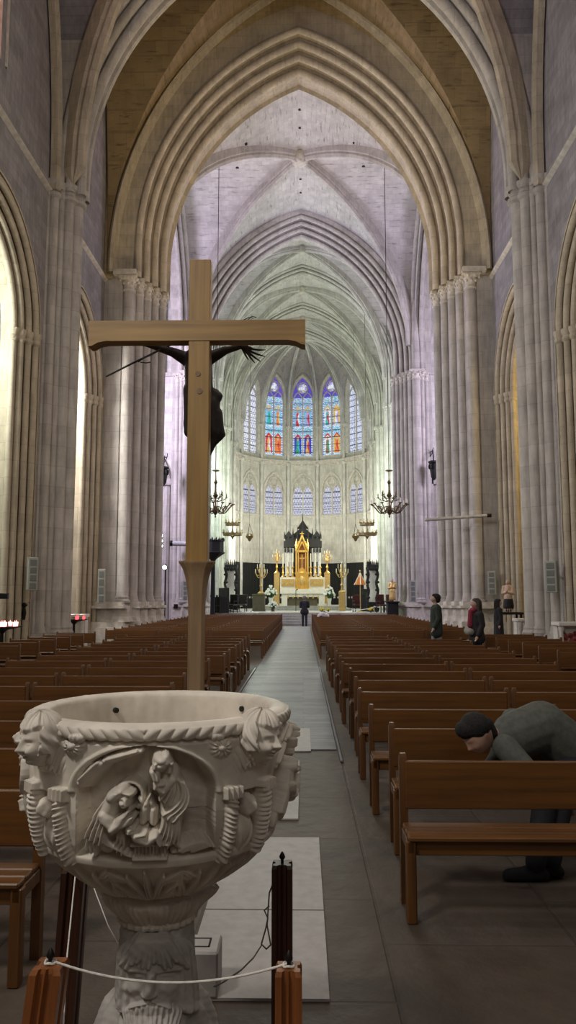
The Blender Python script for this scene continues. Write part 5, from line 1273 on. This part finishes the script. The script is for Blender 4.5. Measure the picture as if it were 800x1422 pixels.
def armchair(px, py, Y, label, mat, rz):
    p = at(px,py,Y=Y); e = empty('armchair', (p.x,Y,CH_Z), label, 'chair', None, rz)
    mb = MB(); mb.bbox(-.28,.28,-.26,.24,.4,.5,.02); mb.build('seat', mat, e, 30); mb = MB(); mb.bbox(-.28,.28,.2,.27,.5,1.1,.02); mb.build('backrest', mat, e, 30)
    for sx in (-1,1):
        for sy in (-1,1): mb = MB(); mb.bbox(sx*.25-.025,sx*.25+.025,sy*.22-.025,sy*.22+.025,0,.42,.005); mb.build('leg', M['black_wood'], e, 30)
        mb = MB(); mb.bbox(sx*.27-.03,sx*.27+.03,-.24,.24,.66,.71,.01); mb.bbox(sx*.27-.025,sx*.27+.025,-.22,-.17,.5,.67,.005); mb.build('armrest', M['black_wood'], e, 30)
M['red_velvet'] = plain('red_velvet', (.06,.012,.012), .9); M['dark_leather'] = plain('dark_leather', (.022,.016,.014), .5)
armchair(497,838,50.2,'dark red armchair under the orange umbrella', M['red_velvet'], .3); armchair(531,846,46.9,'dark red armchair by the right choir pier', M['red_velvet'], .5); armchair(541,847,47.6,'red armchair close against the right choir pier', M['red_velvet'], -.4); armchair(322,848,47.2,'dark leather armchair left of the choir', M['dark_leather'], -.5); armchair(336,846,48.6,'dark leather armchair behind the left rope', M['dark_leather'], -.2)
# dark choir benches
def stalls(px, Y, n, label, rz):
    p = at(px,845,Y=Y); e = empty('choir_stall_row', (p.x,Y,CH_Z), label, 'choir stall', None, rz)
    mb = MB(); mb.bbox(-n*.35,n*.35,.25,.35,0,1.5,.02); mb.build('back_panel', M['black_wood'], e, 30); mb = MB(); mb.bbox(-n*.35,n*.35,-.2,.25,.4,.46,.01); mb.build('seat', M['black_wood'], e, 30)
    for k in range(n+1):
        mb = MB(); mb.bbox(-n*.35+k*.7-.03,-n*.35+k*.7+.03,-.25,.3,0,.95,.01); mb.ball((-n*.35+k*.7,-.22,1.0), .07, 8, 5); mb.build('arm_panel', M['black_wood'], e, 30)
stalls(304,46.8,3,'row of dark carved choir stalls left behind the pulpit', -1.2); stalls(514,53,3,'row of dark carved choir stalls right of the umbrella', 1.2); 
# flowers
M['petal'] = plain('white_petals', (.82,.82,.78), .7, var=.1); M['leafgreen'] = plain('leaf_green', (.05,.11,.035), .7, var=.3); M['yellow'] = plain('yellow_petals', (.65,.5,.08), .7)
def bouquet(px, pyb, pyv, pyt, Y, w, label, petal, seed, vase=True):
    r_ = random.Random(seed); b_, v_, t_ = at(px,pyb,Y=Y), at(px,pyv,Y=Y), at(px,pyt,Y=Y); R = w/2*SC_(Y); z0 = CH_Z if Y < 54.9 else 1.05
    e = empty('flower_vase', (b_.x,Y,z0), label, 'flowers', None); hv, ht = v_.z-z0, t_.z-z0
    mb = MB(); mb.lathe([(R*.34,0),(R*.36,.05),(R*.3,hv*.4),(R*.42,hv)], (0,0,0), 14); mb.build('vase', M['white_marble'] if vase else M['green_box'], e)
    st, fl_ = MB(), MB()
    for k in range(46):
        a, q_ = r_.uniform(0,2*PI), r_.random()**.5; tip = Vector((R*q_*math.cos(a), R*q_*.8*math.sin(a), hv+(ht-hv)*(1-.65*q_*q_)*r_.uniform(.55,1)))
        st.tube([(tip.x*.1,tip.y*.1,hv*.9),(tip.x*.6,tip.y*.6,hv+(tip.z-hv)*.65),tip], .012, 5)
        st.ball((tip.x*.8,tip.y*.8,hv+(tip.z-hv)*.7), (R*.12,R*.05,R*.16), 6, 4)
        for j in range(5): d = 2*PI*j/5+k; fl_.ball((tip.x+R*.1*math.cos(d),tip.y+R*.05*math.sin(k+j),tip.z+R*.1*math.sin(d)), (R*.09,R*.06,R*.09), 6, 4)
    st.build('stems', M['leafgreen'], e); fl_.build('blossoms', petal, e)
bouquet(376.5,846,830,812,56.2,17,'tall white flowers in a pale vase left of the altar', M['petal'], 1); bouquet(457.5,843,831,813,56.2,15,'tall white flowers in a pale vase right of the altar', M['petal'], 2)
bouquet(379,853,845,834,51,14,'low white flowers and greenery below the left vase', M['petal'], 3, False); bouquet(447,851,848,843,50,9,'low yellow flowers in a bowl right of the altar steps', M['yellow'], 4, False); bouquet(456,850,848,844,50.4,7,'small yellow posy at the chancel edge right of the aisle', M['yellow'], 6, False); bouquet(515,850,848,843,47.6,8,'small yellow posy by the right rope', M['yellow'], 5, False)
# microphone stand
p = at(411,859,Y=47.6); e = empty('stand', (p.x,47.6,.75), 'thin pale microphone stand left of the standing person', 'stand')
mb = MB(); mb.lathe([(.22,0),(.22,.03),(.03,.06)], (0,0,0), 14); mb.build('base', M['white_marble'], e); mb = MB(); mb.tube([(0,0,.05),(0,0,1.35)], .02, 8); mb.tube([(0,0,1.35),(.1,-.1,1.42)], .03, 8); mb.build('pole', M['iron'], e)
# rope lines closing the chancel
M['chrome'] = plain('steel', (.55,.55,.56), .25, .9)
def barrier(pts, label):
    P3 = [at(px,py,Y=Y) for px, py, Y in pts]; mb = MB(); z = 0
    e = empty('rope_line', (P3[0].x,P3[0].y,CH_Z), label, 'rope'); o = Vector(e.location)
    for a, b in zip(P3, P3[1:]): mb.tube([x-o for x in sag(a, b, .09)], .022, 6)
    mb.build('cord', M['rope'], e)
    for a in P3:
        mb = MB(); z0 = CH_Z; mb.lathe([(.14,0),(.14,.03),(.02,.05),(.02,a.z-z0),(.035,a.z-z0+.02),(.02,a.z-z0+.06)], (a.x-o.x,a.y-o.y,0), 10); mb.build('stanchion', M['chrome'], e)
barrier([(285,838,48.2),(333,848,48.2),(350,847.5,48.2)], 'white rope line on slim posts closing the left of the choir'); barrier([(490,846,48.4),(520,842.5,48.4),(546,839,48.4)], 'white rope line on slim posts closing the right of the choir')
# ------------------------------------------------------------------ lamps, statues and fittings
M['brass'] = plain('old_brass', (.15,.105,.055), .4, .7, var=.3, nscale=20)
def chandelier(px, Y, ztop, label):
    b, t = at(px,719,Y=Y), at(px,653,Y=Y); h = t.z-b.z; r = 25*Y/F_PX
    e = empty('chandelier', (b.x,Y,b.z), label, 'chandelier', 'large brass chandeliers under the crossing')
    mb = MB(); mb.lathe([(.01,0),(.05,.05),(.03,.12),(.12,.25),(.2,.36),(.12,.5),(.05,.6),(.05,h*.42),(.14,h*.46),(.05,h*.52),(.04,h*.7),(.1,h*.74),(.03,h*.8),(.03,h*.97),(.18,h*.985),(.18,h)], (0,0,0), 12); mb.build('spindle', M['brass'], e)
    mb = MB(); mb.tube([(0,0,h),(0,0,ztop-b.z)], .018, 6); mb.build('cable', M['iron'], e)
    for k in range(12):
        a = 2*PI*k/12; d = Vector((math.cos(a), math.sin(a), 0)); am = MB()
        am.tube([d*(r*f)+Vector((0,0,.38+.20*f**2*h*.5-.16*math.sin(f*PI)+.05*math.sin(f*9))) for f in np.linspace(.1,1,12)], .026, 6)
        am.tube([d*(r*(.55+.1*math.cos(s)))+Vector((0,0,.42+.1*math.sin(s))) for s in np.linspace(0,4.5,9)], .02, 6)
        tp = d*r+Vector((0,0,.38+.2*h*.5+.05*math.sin(9))); am.lathe([(.02,-.02),(.085,.01),(.085,.04),(.03,.05)], tp, 8)
        o = am.build('arm', M['brass'], e)
        c = MB(); c.lathe([(.026,.04),(.024,.26),(.003,.28)], tp, 8); c.build('candle', M['candle'], o)
        if True:
            am = MB(); z = h*(.42 if k % 2 else .36); rq = .42 if k % 2 else .62; am.tube([d*(r*rq*f)+Vector((0,0,z+.12*f*f-.05*math.sin(f*PI))) for f in np.linspace(.1,1,8)], .02, 6); tp = d*r*rq+Vector((0,0,z+.12)); am.lathe([(.02,0),(.06,.02),(.06,.04)], tp, 8); am.lathe([(.022,.04),(.02,.2),(.003,.22)], tp, 6)
            am.build('upper_arm', M['brass'], e)
zc_ = 24.05
chandelier(541, 37.4, zc_, 'large brass chandelier hanging before the right choir pier'); chandelier(299, 37.4, zc_, 'large brass chandelier half hidden behind the wooden cross')
def hoop_lamp(px, Y, label):
    b, t = at(px,749,Y=Y), at(px,716,Y=Y); s = Y/F_PX; e = empty('hanging_lamp', (b.x,Y,b.z), label, 'lamp', 'two-tiered hoop lamps in the choir')
    for nm, py, w in (('lower_hoop',742,13.5),('upper_hoop',728,10)):
        z = at(px,py,Y=Y).z-b.z; mb = MB(); r = w*s; mb.lathe([(r*.96,-.07),(r,-.08),(r,.08),(r*.96,.07)], (0,0,z), 24, cap=False); 
        for k in range(12): a = 2*PI*k/12; mb.lathe([(.03,.06),(.05,.12),(.025,.16),(.02,.3),(.002,.34)], (r*math.cos(a),r*math.sin(a),z), 6)
        for k in range(6): a = 2*PI*k/6; mb.tube([(0,0,z+.02),(r*math.cos(a),r*math.sin(a),z)], .02, 5)
        mb.build(nm, M['brass'], e)
    mb = MB(); h = t.z-b.z; mb.lathe([(.01,0),(.07,.1),(.14,.2),(.05,.32),(.03,h*.6),(.06,h*.65),(.02,h*.7),(.02,h)], (0,0,0), 10); mb.build('spindle', M['brass'], e)
    mb = MB(); mb.tube([(0,0,h),(0,0,20.6-b.z)], .012, 5); mb.build('cable', M['iron'], e)
hoop_lamp(323, 50, 'two-tiered brass hoop lamp hanging left of the altar'); hoop_lamp(510, 50, 'two-tiered brass hoop lamp hanging right of the altar')
def sanctuary_lamp(px, Y, label):
    b, t = at(px,752,Y=Y), at(px,728,Y=Y); s = Y/F_PX; h = t.z-b.z; e = empty('hanging_lamp', (b.x,Y,b.z), label, 'lamp', 'small hanging lamps near the altar')
    mb = MB(); r = 5*s; mb.lathe([(.01,0),(r*.4,.08),(r*.5,.16),(r,.3),(r*1.05,.4),(r*.8,.5),(r*.82,.54)], (0,0,0), 14); mb.build('bowl', M['brass'], e)
    mb = MB()
    for k in range(3): a = 2*PI*k/3; mb.tube([(r*math.cos(a),r*math.sin(a),.45),(0,0,h)], .014, 5)
    mb.tube([(0,0,h),(0,0,21.3-b.z)], .01, 5); mb.build('chains', M['iron'], e); 
sanctuary_lamp(346.5, 55, 'small chained sanctuary lamp left before the apse wall'); sanctuary_lamp(494, 55, 'small chained sanctuary lamp right before the apse wall')
# column loudspeakers
M['speaker'] = plain('speaker_grey', (.36,.37,.33), .6, var=.08); M['grille'] = plain('speaker_grille', (.17,.18,.165), .7, var=.3, nscale=80)
def speaker(px, py0, py1, Y, w, label, rz, tilt=.0):
    c0, c1 = at(px,py1,Y=Y), at(px,py0,Y=Y); h = c1.z-c0.z; wd = w*Y/F_PX
    e = empty('loudspeaker', (c0.x,Y,c0.z), label, 'loudspeaker', 'column loudspeakers on the piers', rz); e.rotation_euler = (tilt,0,rz)
    mb = MB(); mb.bbox(-wd/2,wd/2,0,wd*.6,0,h,.015); mb.build('cabinet', M['speaker'], e, 30)
    for k in range(4):
        mb = MB(); mb.bbox(-wd*.33,wd*.33,-.012,.02,h*(.05+.235*k),h*(.05+.235*k)+h*.18,.006); mb.build('grille', M['grille'], e, 30)
    mb = MB(); mb.tube([(0,wd*.5,h*.5),(0,wd*1.9,h*.5)], .03, 6); mb.build('bracket', M['iron'], e)
speaker(45,774,820,21.25,14,'grey column loudspeaker on the nearer left pier', .55, .03); speaker(140,790,838,28.5,10,'grey column loudspeaker on the left crossing pier', .1, 0); speaker(766,779,823,21.9,16,'grey column loudspeaker on the nearer right pier', -.6, .05); speaker(683.5,793,826,28.6,11,'grey column loudspeaker on the right crossing pier', -.4, 0); speaker(574,806,836,41.9,8,'grey column loudspeaker on the right choir pier', -.2, 0); speaker(257,806,834,41.85,7,'grey column loudspeaker on the left choir pier by the cross post', .2, 0)
# tube lights across the piers
def tube_light(pa, pb, Y, r, label, cap_end):
    a, b = at(pa[0],pa[1],Y=Y), at(pb[0],pb[1],Y=Y); m = (a+b)/2; e = empty('tube_light', m, label, 'lamp')
    mb = MB(); mb.tube([a-m, b-m], r, 14); mb.build('tube', plain('tube_white', (.5,.5,.51), .35), e); d = (b-a).normalized(); q_ = (b-m) if cap_end else (a-m)
    mb = MB(); mb.tube([q_-d*.02, q_+d*.14*(1 if cap_end else -1)], r*1.15, 14); mb.build('end_cap', M['iron'], e)
    mb = MB()
    for f in (-.3,.3): mb.tube([d*(b-a).length*f, d*(b-a).length*f+Vector((0,.26,0))], .03, 6)
    mb.build('bracket', M['iron'], e)
tube_light((590,722), (677,716), 28.74, .06, 'long white tube lamp fixed across the right crossing pier', True); tube_light((240,754.5), (266,755.5), 41.8, .14, 'short white tube lamp left of the cross upright', False)
# lit spotlights in the left transept
M['bulb'] = emit('bulb', (1.0,.95,.82), 14)
for px, pys, Y, label in ((222,(744,751.5,758.5),41.0,'pole with three lit spotlights beside the left crossing pier'),(228,(788,),41.5,'single lit spotlight low beside the left crossing pier')):
    b = at(px,850,Y=Y); e = empty('spotlight_pole', (b.x-.0,Y,0), label, 'lamp'); mb = MB(); mb.lathe([(.25,0),(.25,.04),(.04,.08)], (0,.15,0), 12); mb.tube([(0,.15,.05),(0,.15,at(px,pys[0],Y=Y).z+.2)], .04, 8); mb.build('pole', M['iron'], e)
    for py in pys:
        z = at(px,py,Y=Y).z; mb = MB(); mb.lathe([(.05,0),(.14,.05),(.15,.2)], (0,0,0), 12); h_ = mb.build('housing', M['iron'], e); h_.rotation_euler = (PI/2,0,0); h_.location = (0,.1,z)
        mb = MB(); mb.ball((0,-.1,z), (.11,.05,.11), 12, 8); mb.build('lens', M['bulb'], e)
# dark wall lantern brackets in the transepts
for px, py, Y, label in ((227,656,41.5,'black iron lantern high beside the left crossing pier'),(602.5,648,42.0,'black iron lantern high on the right choir pier')):
    c_ = at(px,py,Y=Y); e = empty('wall_lantern', c_, label, 'lamp'); mb = MB(); mb.lathe([(.04,-.75),(.16,-.6),(.22,-.2),(.2,.15),(.3,.2),(.3,.3),(.24,.32)], (0,0,0), 8); 
    for k in range(8): a = 2*PI*k/8; mb.ball((.24*math.cos(a),.24*math.sin(a),.0), (.07,.07,.16), 6, 4)
    mb.build('lantern', M['black_wood'], e, 30); mb = MB(); mb.tube([(0,0,.3),(.0,.2,.9),(0,.9,1.0)], .035, 6); mb.tube([(.1*math.cos(s),.5+.35*math.sin(s),.9+.25*math.cos(s)) for s in np.linspace(0,5,14)], .02, 6); mb.build('bracket', M['iron'], e)
# statues
def robed(px, pyb, pyt, Y, label, robe, face, mats, rz, child=False, base=None, low=None):
    b, t = at(px,pyb,Y=Y), at(px,pyt,Y=Y); H = t.z-b.z; e = empty('statue', (b.x,Y,b.z), label, 'statue', None, rz)
    P_ = [((0,0,.16*H),(0,0,.35*H),.15*H,.13*H),((0,0,.35*H),(0,-.01*H,.6*H),.12*H,.10*H),((0,0,.6*H),(0,0,.76*H),.115*H,.09*H),((-.09*H,0,.76*H),(.09*H,0,.76*H),.055*H,.055*H)]
    for sx in (-1,1): P_ += [((sx*.13*H,0,.75*H),(sx*.15*H,-.03*H,.56*H),.055*H,.05*H),((sx*.15*H,-.03*H,.56*H),(sx*.03*H,-.13*H,.6*H),.045*H,.03*H)]
    if child: P_ += [((.1*H,-.1*H,.62*H),(.11*H,-.09*H,.74*H),.055*H,.05*H),((.11*H,-.1*H,.82*H),(.045*H,.045*H,.05*H))]
    def folds(mb):
        for k in range(9): a = -PI+PI*k/8; mb.tube([(.145*H*math.cos(a),.145*H*math.sin(a),.01*H),(.115*H*math.cos(a),.115*H*math.sin(a),.5*H)], .014*H, 6)
    blob('robe', P_, mats[0], e, max(.008,.013*H), 2, folds)
    hm = MB(); add_head(hm, Matrix.Translation((0,-.01*H,.89*H)) @ Matrix.Scale(.165*H,4), n=40, m=32); cap_rings(hm, (0,0,.76*H), (0,-.005*H,.84*H), .045*H, .04*H); hm.build('head', mats[1], e, 60)
    if low: blob('cassock', [((0,0,.17*H),(0,0,.33*H),.165*H,.15*H)], low, e, .02, 1)
    for sx in (-1,1):
        hd = MB(); 
        for j in range(4): hd.tube([(sx*.03*H,-.135*H,.6*H+j*.011*H),(sx*-.01*H,-.16*H,.615*H+j*.012*H)], .0075*H, 6)
        hd.tube([(sx*.03*H,-.13*H,.64*H),(sx*.005*H,-.15*H,.66*H)], .008*H, 6); hd.ball((sx*.035*H,-.125*H,.61*H), .026*H, 8, 6); hd.build('hand', mats[1], e)
    return e
Ys = 26.6; M['plaster_skin'] = plain('plaster_skin', (.50,.34,.25), .5); M['beige'] = plain('beige_robe', (.55,.40,.29), .6, var=.15)
robed(706.5,850,804,Ys,'priest statue in a beige cape over black on a table by the right wall','',0,(M['beige'],M['plaster_skin']),-.5,False,None,M['black_wood'])
b = at(706.5,850,Y=Ys); e = empty('statue_table', (b.x,Ys,0), 'dark small table carrying the priest statue', 'table'); mb = MB(); mb.bbox(-.42,.42,-.35,.35,b.z-.08,b.z,.015); mb.build('tabletop', M['black_wood'], e, 30)
for sx in (-1,1):
    for sy in (-1,1): mb = MB(); mb.bbox(sx*.34-.03,sx*.34+.03,sy*.27-.03,sy*.27+.03,0,b.z-.075,.005); mb.build('leg', M['black_wood'], e, 30)
robed(545,835,803,43.0,'gilded statue of a woman with a child beside the right choir pier','',0,(M['gold_dull'],M['plaster_skin']),-.2,True)
b = at(545,835,Y=43.0); mb = MB(); mb.bbox(-.3,.3,-.3,.3,0,b.z-.06,.02); mb.bbox(-.36,.36,-.36,.36,b.z-.08,b.z,.02); mb.bbox(-.36,.36,-.36,.36,0,.15,.02); tag(mb.build('pedestal', M['black_wood'], None, 0, (b.x,43.0,0)), 'dark pedestal under the gilded statue', 'pedestal')
# white marble chapel altars
def side_altar(px0, px1, pyt, Y, label, red, seed):
    a, b = at(px0,pyt,Y=Y), at(px1,pyt,Y=Y); w = b.x-a.x; h = a.z; e = empty('side_altar', ((a.x+b.x)/2,Y,0), label, 'altar', None)
    mb = MB(); mb.bbox(-w/2,w/2,-.05,.6,h-.1,h,.015); mb.build('slab', M['white_marble'], e, 30); mb = MB(); mb.bbox(-w/2+.05,w/2-.05,.25,.58,0,h-.09,.01); mb.build('back_block', M['white_marble'], e, 30)
    n = max(2, round(w/.55)+1)
    for k in range(n):
        x = -w/2+.1+(w-.2)*k/(n-1); mb = MB(); mb.lathe([(.08,0),(.08,.08),(.055,.12),(.05,h-.26),(.08,h-.18),(.08,h-.095)], (x,.06,0), 10); mb.build('colonnette', M['white_marble'], e)
    if red:
        r_ = random.Random(seed); mb = MB()
        for k in range(60): mb.ball((r_.uniform(-w*.3,w*.34),.2+r_.uniform(-.03,.03),.2+r_.random()*(h-.45)), .05, 6, 4)
        mb.build('red_relief', plain('red_relief', (.33,.06,.05), .6, var=.6, nscale=12), e)
side_altar(775,815,864,20.3,'white marble side altar with red carvings at the right edge', True, 1); side_altar(718,733,859,24.8,'white marble side altar beyond the priest statue', False, 2); side_altar(95,118,853,26.2,'white marble side altar in the left chapel behind red candles', False, 3)
# votive candle stands
def votive(px, py, Y, n, glow, label, seed):
    p = at(px,py,Y=Y); e = empty('votive_stand', (p.x,Y,0), label, 'candle stand', None); r_ = random.Random(seed)
    mb = MB(); mb.lathe([(.22,0),(.22,.03),(.05,.08),(.04,p.z-.2),(.12,p.z-.12),(.42,p.z-.06),(.45,p.z-.04),(.4,p.z-.045)], (0,0,0), 16); mb.build('stand', M['iron'], e)
    for k in range(n):
        a, q_ = r_.uniform(0,2*PI), .36*r_.random()**.5; x, y = q_*math.cos(a), q_*math.sin(a); mb = MB(); mb.lathe([(.035,0),(.045,.09)], (x,y,p.z-.045), 10); mb.lathe([(.01,.05),(.012,.08),(.002,.13)], (x,y,p.z-.045), 8); mb.build('votive_light', glow, e)
M['glow_pink'] = emit('votive_pink', (1.0,.30,.28), 5); M['glow_red'] = emit('votive_red', (1.0,.05,.06), 4)
votive(3,867,17.0,11,M['glow_pink'],'iron stand of glowing pink votive candles at the left edge',1); votive(103,858,24.6,7,M['glow_red'],'iron stand of red votive candles by the left chapel',2)
for px, py, Y in ((8,857,17.0),(3,861,17.1)):
    p = at(px,py,Y=Y)
# small black sign boxes and wall fittings on the left pier
p = at(3,828,Y=19.6); mb = MB(); mb.bbox(-.25,.14,0,.1,-.07,.08,.01); tag(mb.build('projector_box', M['iron'], None, 0, p), 'small black box fixed on the left wall pier', 'box')
p = at(34,846,Y=21.7); mb = MB(); mb.lathe([(.05,-.3),(.07,-.1),(.05,.05),(.09,.12),(.03,.2)], (0,0,0), 10); mb.tube([(0,0,.1),(.1,.05,.2)], .02, 6); mb.tube([(0,.05,-.1),(0,.4,-.1)], .02, 6); tag(mb.build('holy_water_lamp', M['iron'], None, 30, p), 'small black hanging lamp on the nearer left pier', 'lamp')
p = at(244,842,Y=42.0); mb = MB(); mb.bbox(-.11,.11,0,.12,-.12,.12,.01); tag(mb.build('switch_box', M['iron'], None, 0, p), 'small black box on the base of the left choir pier', 'box')
# ------------------------------------------------------------------ light
def lamp(name, typ, loc, energy, col, size=.3, target=None, spot=None, blend=.6, sizey=None):
    d = bpy.data.lights.new(name, typ); d.energy = energy; d.color = col
    if typ == 'AREA':
        d.size = size
        if sizey: d.shape = 'RECTANGLE'; d.size_y = sizey
    else: d.shadow_soft_size = size
    if typ == 'SPOT': d.spot_size = math.radians(spot); d.spot_blend = blend
    o = bpy.data.objects.new(name, d); COL.objects.link(o); o.location = loc
    if target is not None: o.rotation_euler = (Vector(target)-Vector(loc)).to_track_quat('-Z','Y').to_euler()
    return o
LAV = (.80,.72,1.0); WARM = (1.0,.78,.5); GRN = (.86,1.0,.84)
# nave: daylight from the clerestory of the bays behind, warm lamps on the piers; added foreground lights
lamp('nave_window_light', 'AREA', (7.0, 5, 17), 620, (1.0,.93,.86), 4, (-7,22,14))
lamp('nave_window_light', 'AREA', (-7.4, 5, 17), 950, (.87,.82,1.0), 4, (7,24,13))
lamp('added_foreground_light', 'AREA', (-3.6, -.4, 7.5), 260, (1.0,.95,.88), .9, (-.3,3.2,1.1))  # added raking key light to bring out the font carving
lamp('nave_lamp', 'SPOT', (5.6, 24.6, 3), 2100, (1,.78,.44), .4, (-1, 29.1, 24.5), 62)
lamp('nave_lamp', 'SPOT', (-5.6, 24.6, 3), 2100, (1,.78,.44), .4, (1, 29.1, 24.5), 62)
lamp('added_foreground_light', 'AREA', (1.5, -6.5, 9), 130, (1.0,.95,.9), 3.0, (0,5,1.0))  # added frontal fill from behind the camera for the foreground
lamp('added_seat_light', 'POINT', (2.6, 6.5, 8.5), 190, (1.0,.88,.72), .35)  # added unseen overhead light to brighten the bench seats
lamp('nave_fill', 'POINT', (0, 17, 9), 300, (1.0,.88,.75), 1.5)
# crossing: violet lamps in the transepts
lamp('transept_light', 'AREA', (-13.5, 36, 12), 2300, LAV, 4, (-3,44,12))
lamp('transept_light', 'AREA', (13.5, 36, 12), 1300, LAV, 4, (3,44,12))
lamp('crossing_lamp', 'SPOT', (0, 33, 6), 1000, (1.0,.93,.97), .6, (0,38,24), 90)
# choir
for s in (-1,1):
    lamp('choir_lamp', 'POINT', (s*4.2, 46.8, 9.5), 660 if s > 0 else 1000, GRN if s > 0 else (.74,1.0,.82), .6)
    lamp('choir_lamp', 'POINT', (s*3.6, 54, 9.5), 580, GRN, .6)
    lamp('apse_lamp', 'POINT', (s*3.6, 61, 6.5), 720, (1.0,.97,.86), .5)
lamp('altar_lamp', 'SPOT', (0, 50, 12), 1500, WARM, .3, (0,59,3), 30)
for y, s, e, c in ((18.7,-1,1300,(.93,1,.9)),(26.3,-1,1700,(1,.97,.92)),(18.2,1,120,(1,.85,.5)),(26,1,480,(1,.72,.28))):
    lamp('chapel_lamp', 'POINT', (s*(10.3 if s < 0 else 10.6), y, 8.5), e, c, .5)
w = bpy.data.worlds.new('world'); sc.world = w; w.use_nodes = True
w.node_tree.nodes['Background'].inputs[0].default_value = (.5,.5,.6,1); w.node_tree.nodes['Background'].inputs[1].default_value = .1
sc.view_settings.view_transform = 'Standard'; sc.view_settings.look = 'None'; sc.view_settings.gamma = 1; sc.view_settings.use_curve_mapping = False
sc.view_settings.exposure = 0.0
sc.cycles.use_denoising = True
try: sc.cycles.denoiser = 'OPENIMAGEDENOISE'
except Exception: pass
sc.cycles.max_bounces = 6; sc.cycles.diffuse_bounces = 4; sc.cycles.sample_clamp_indirect = 4
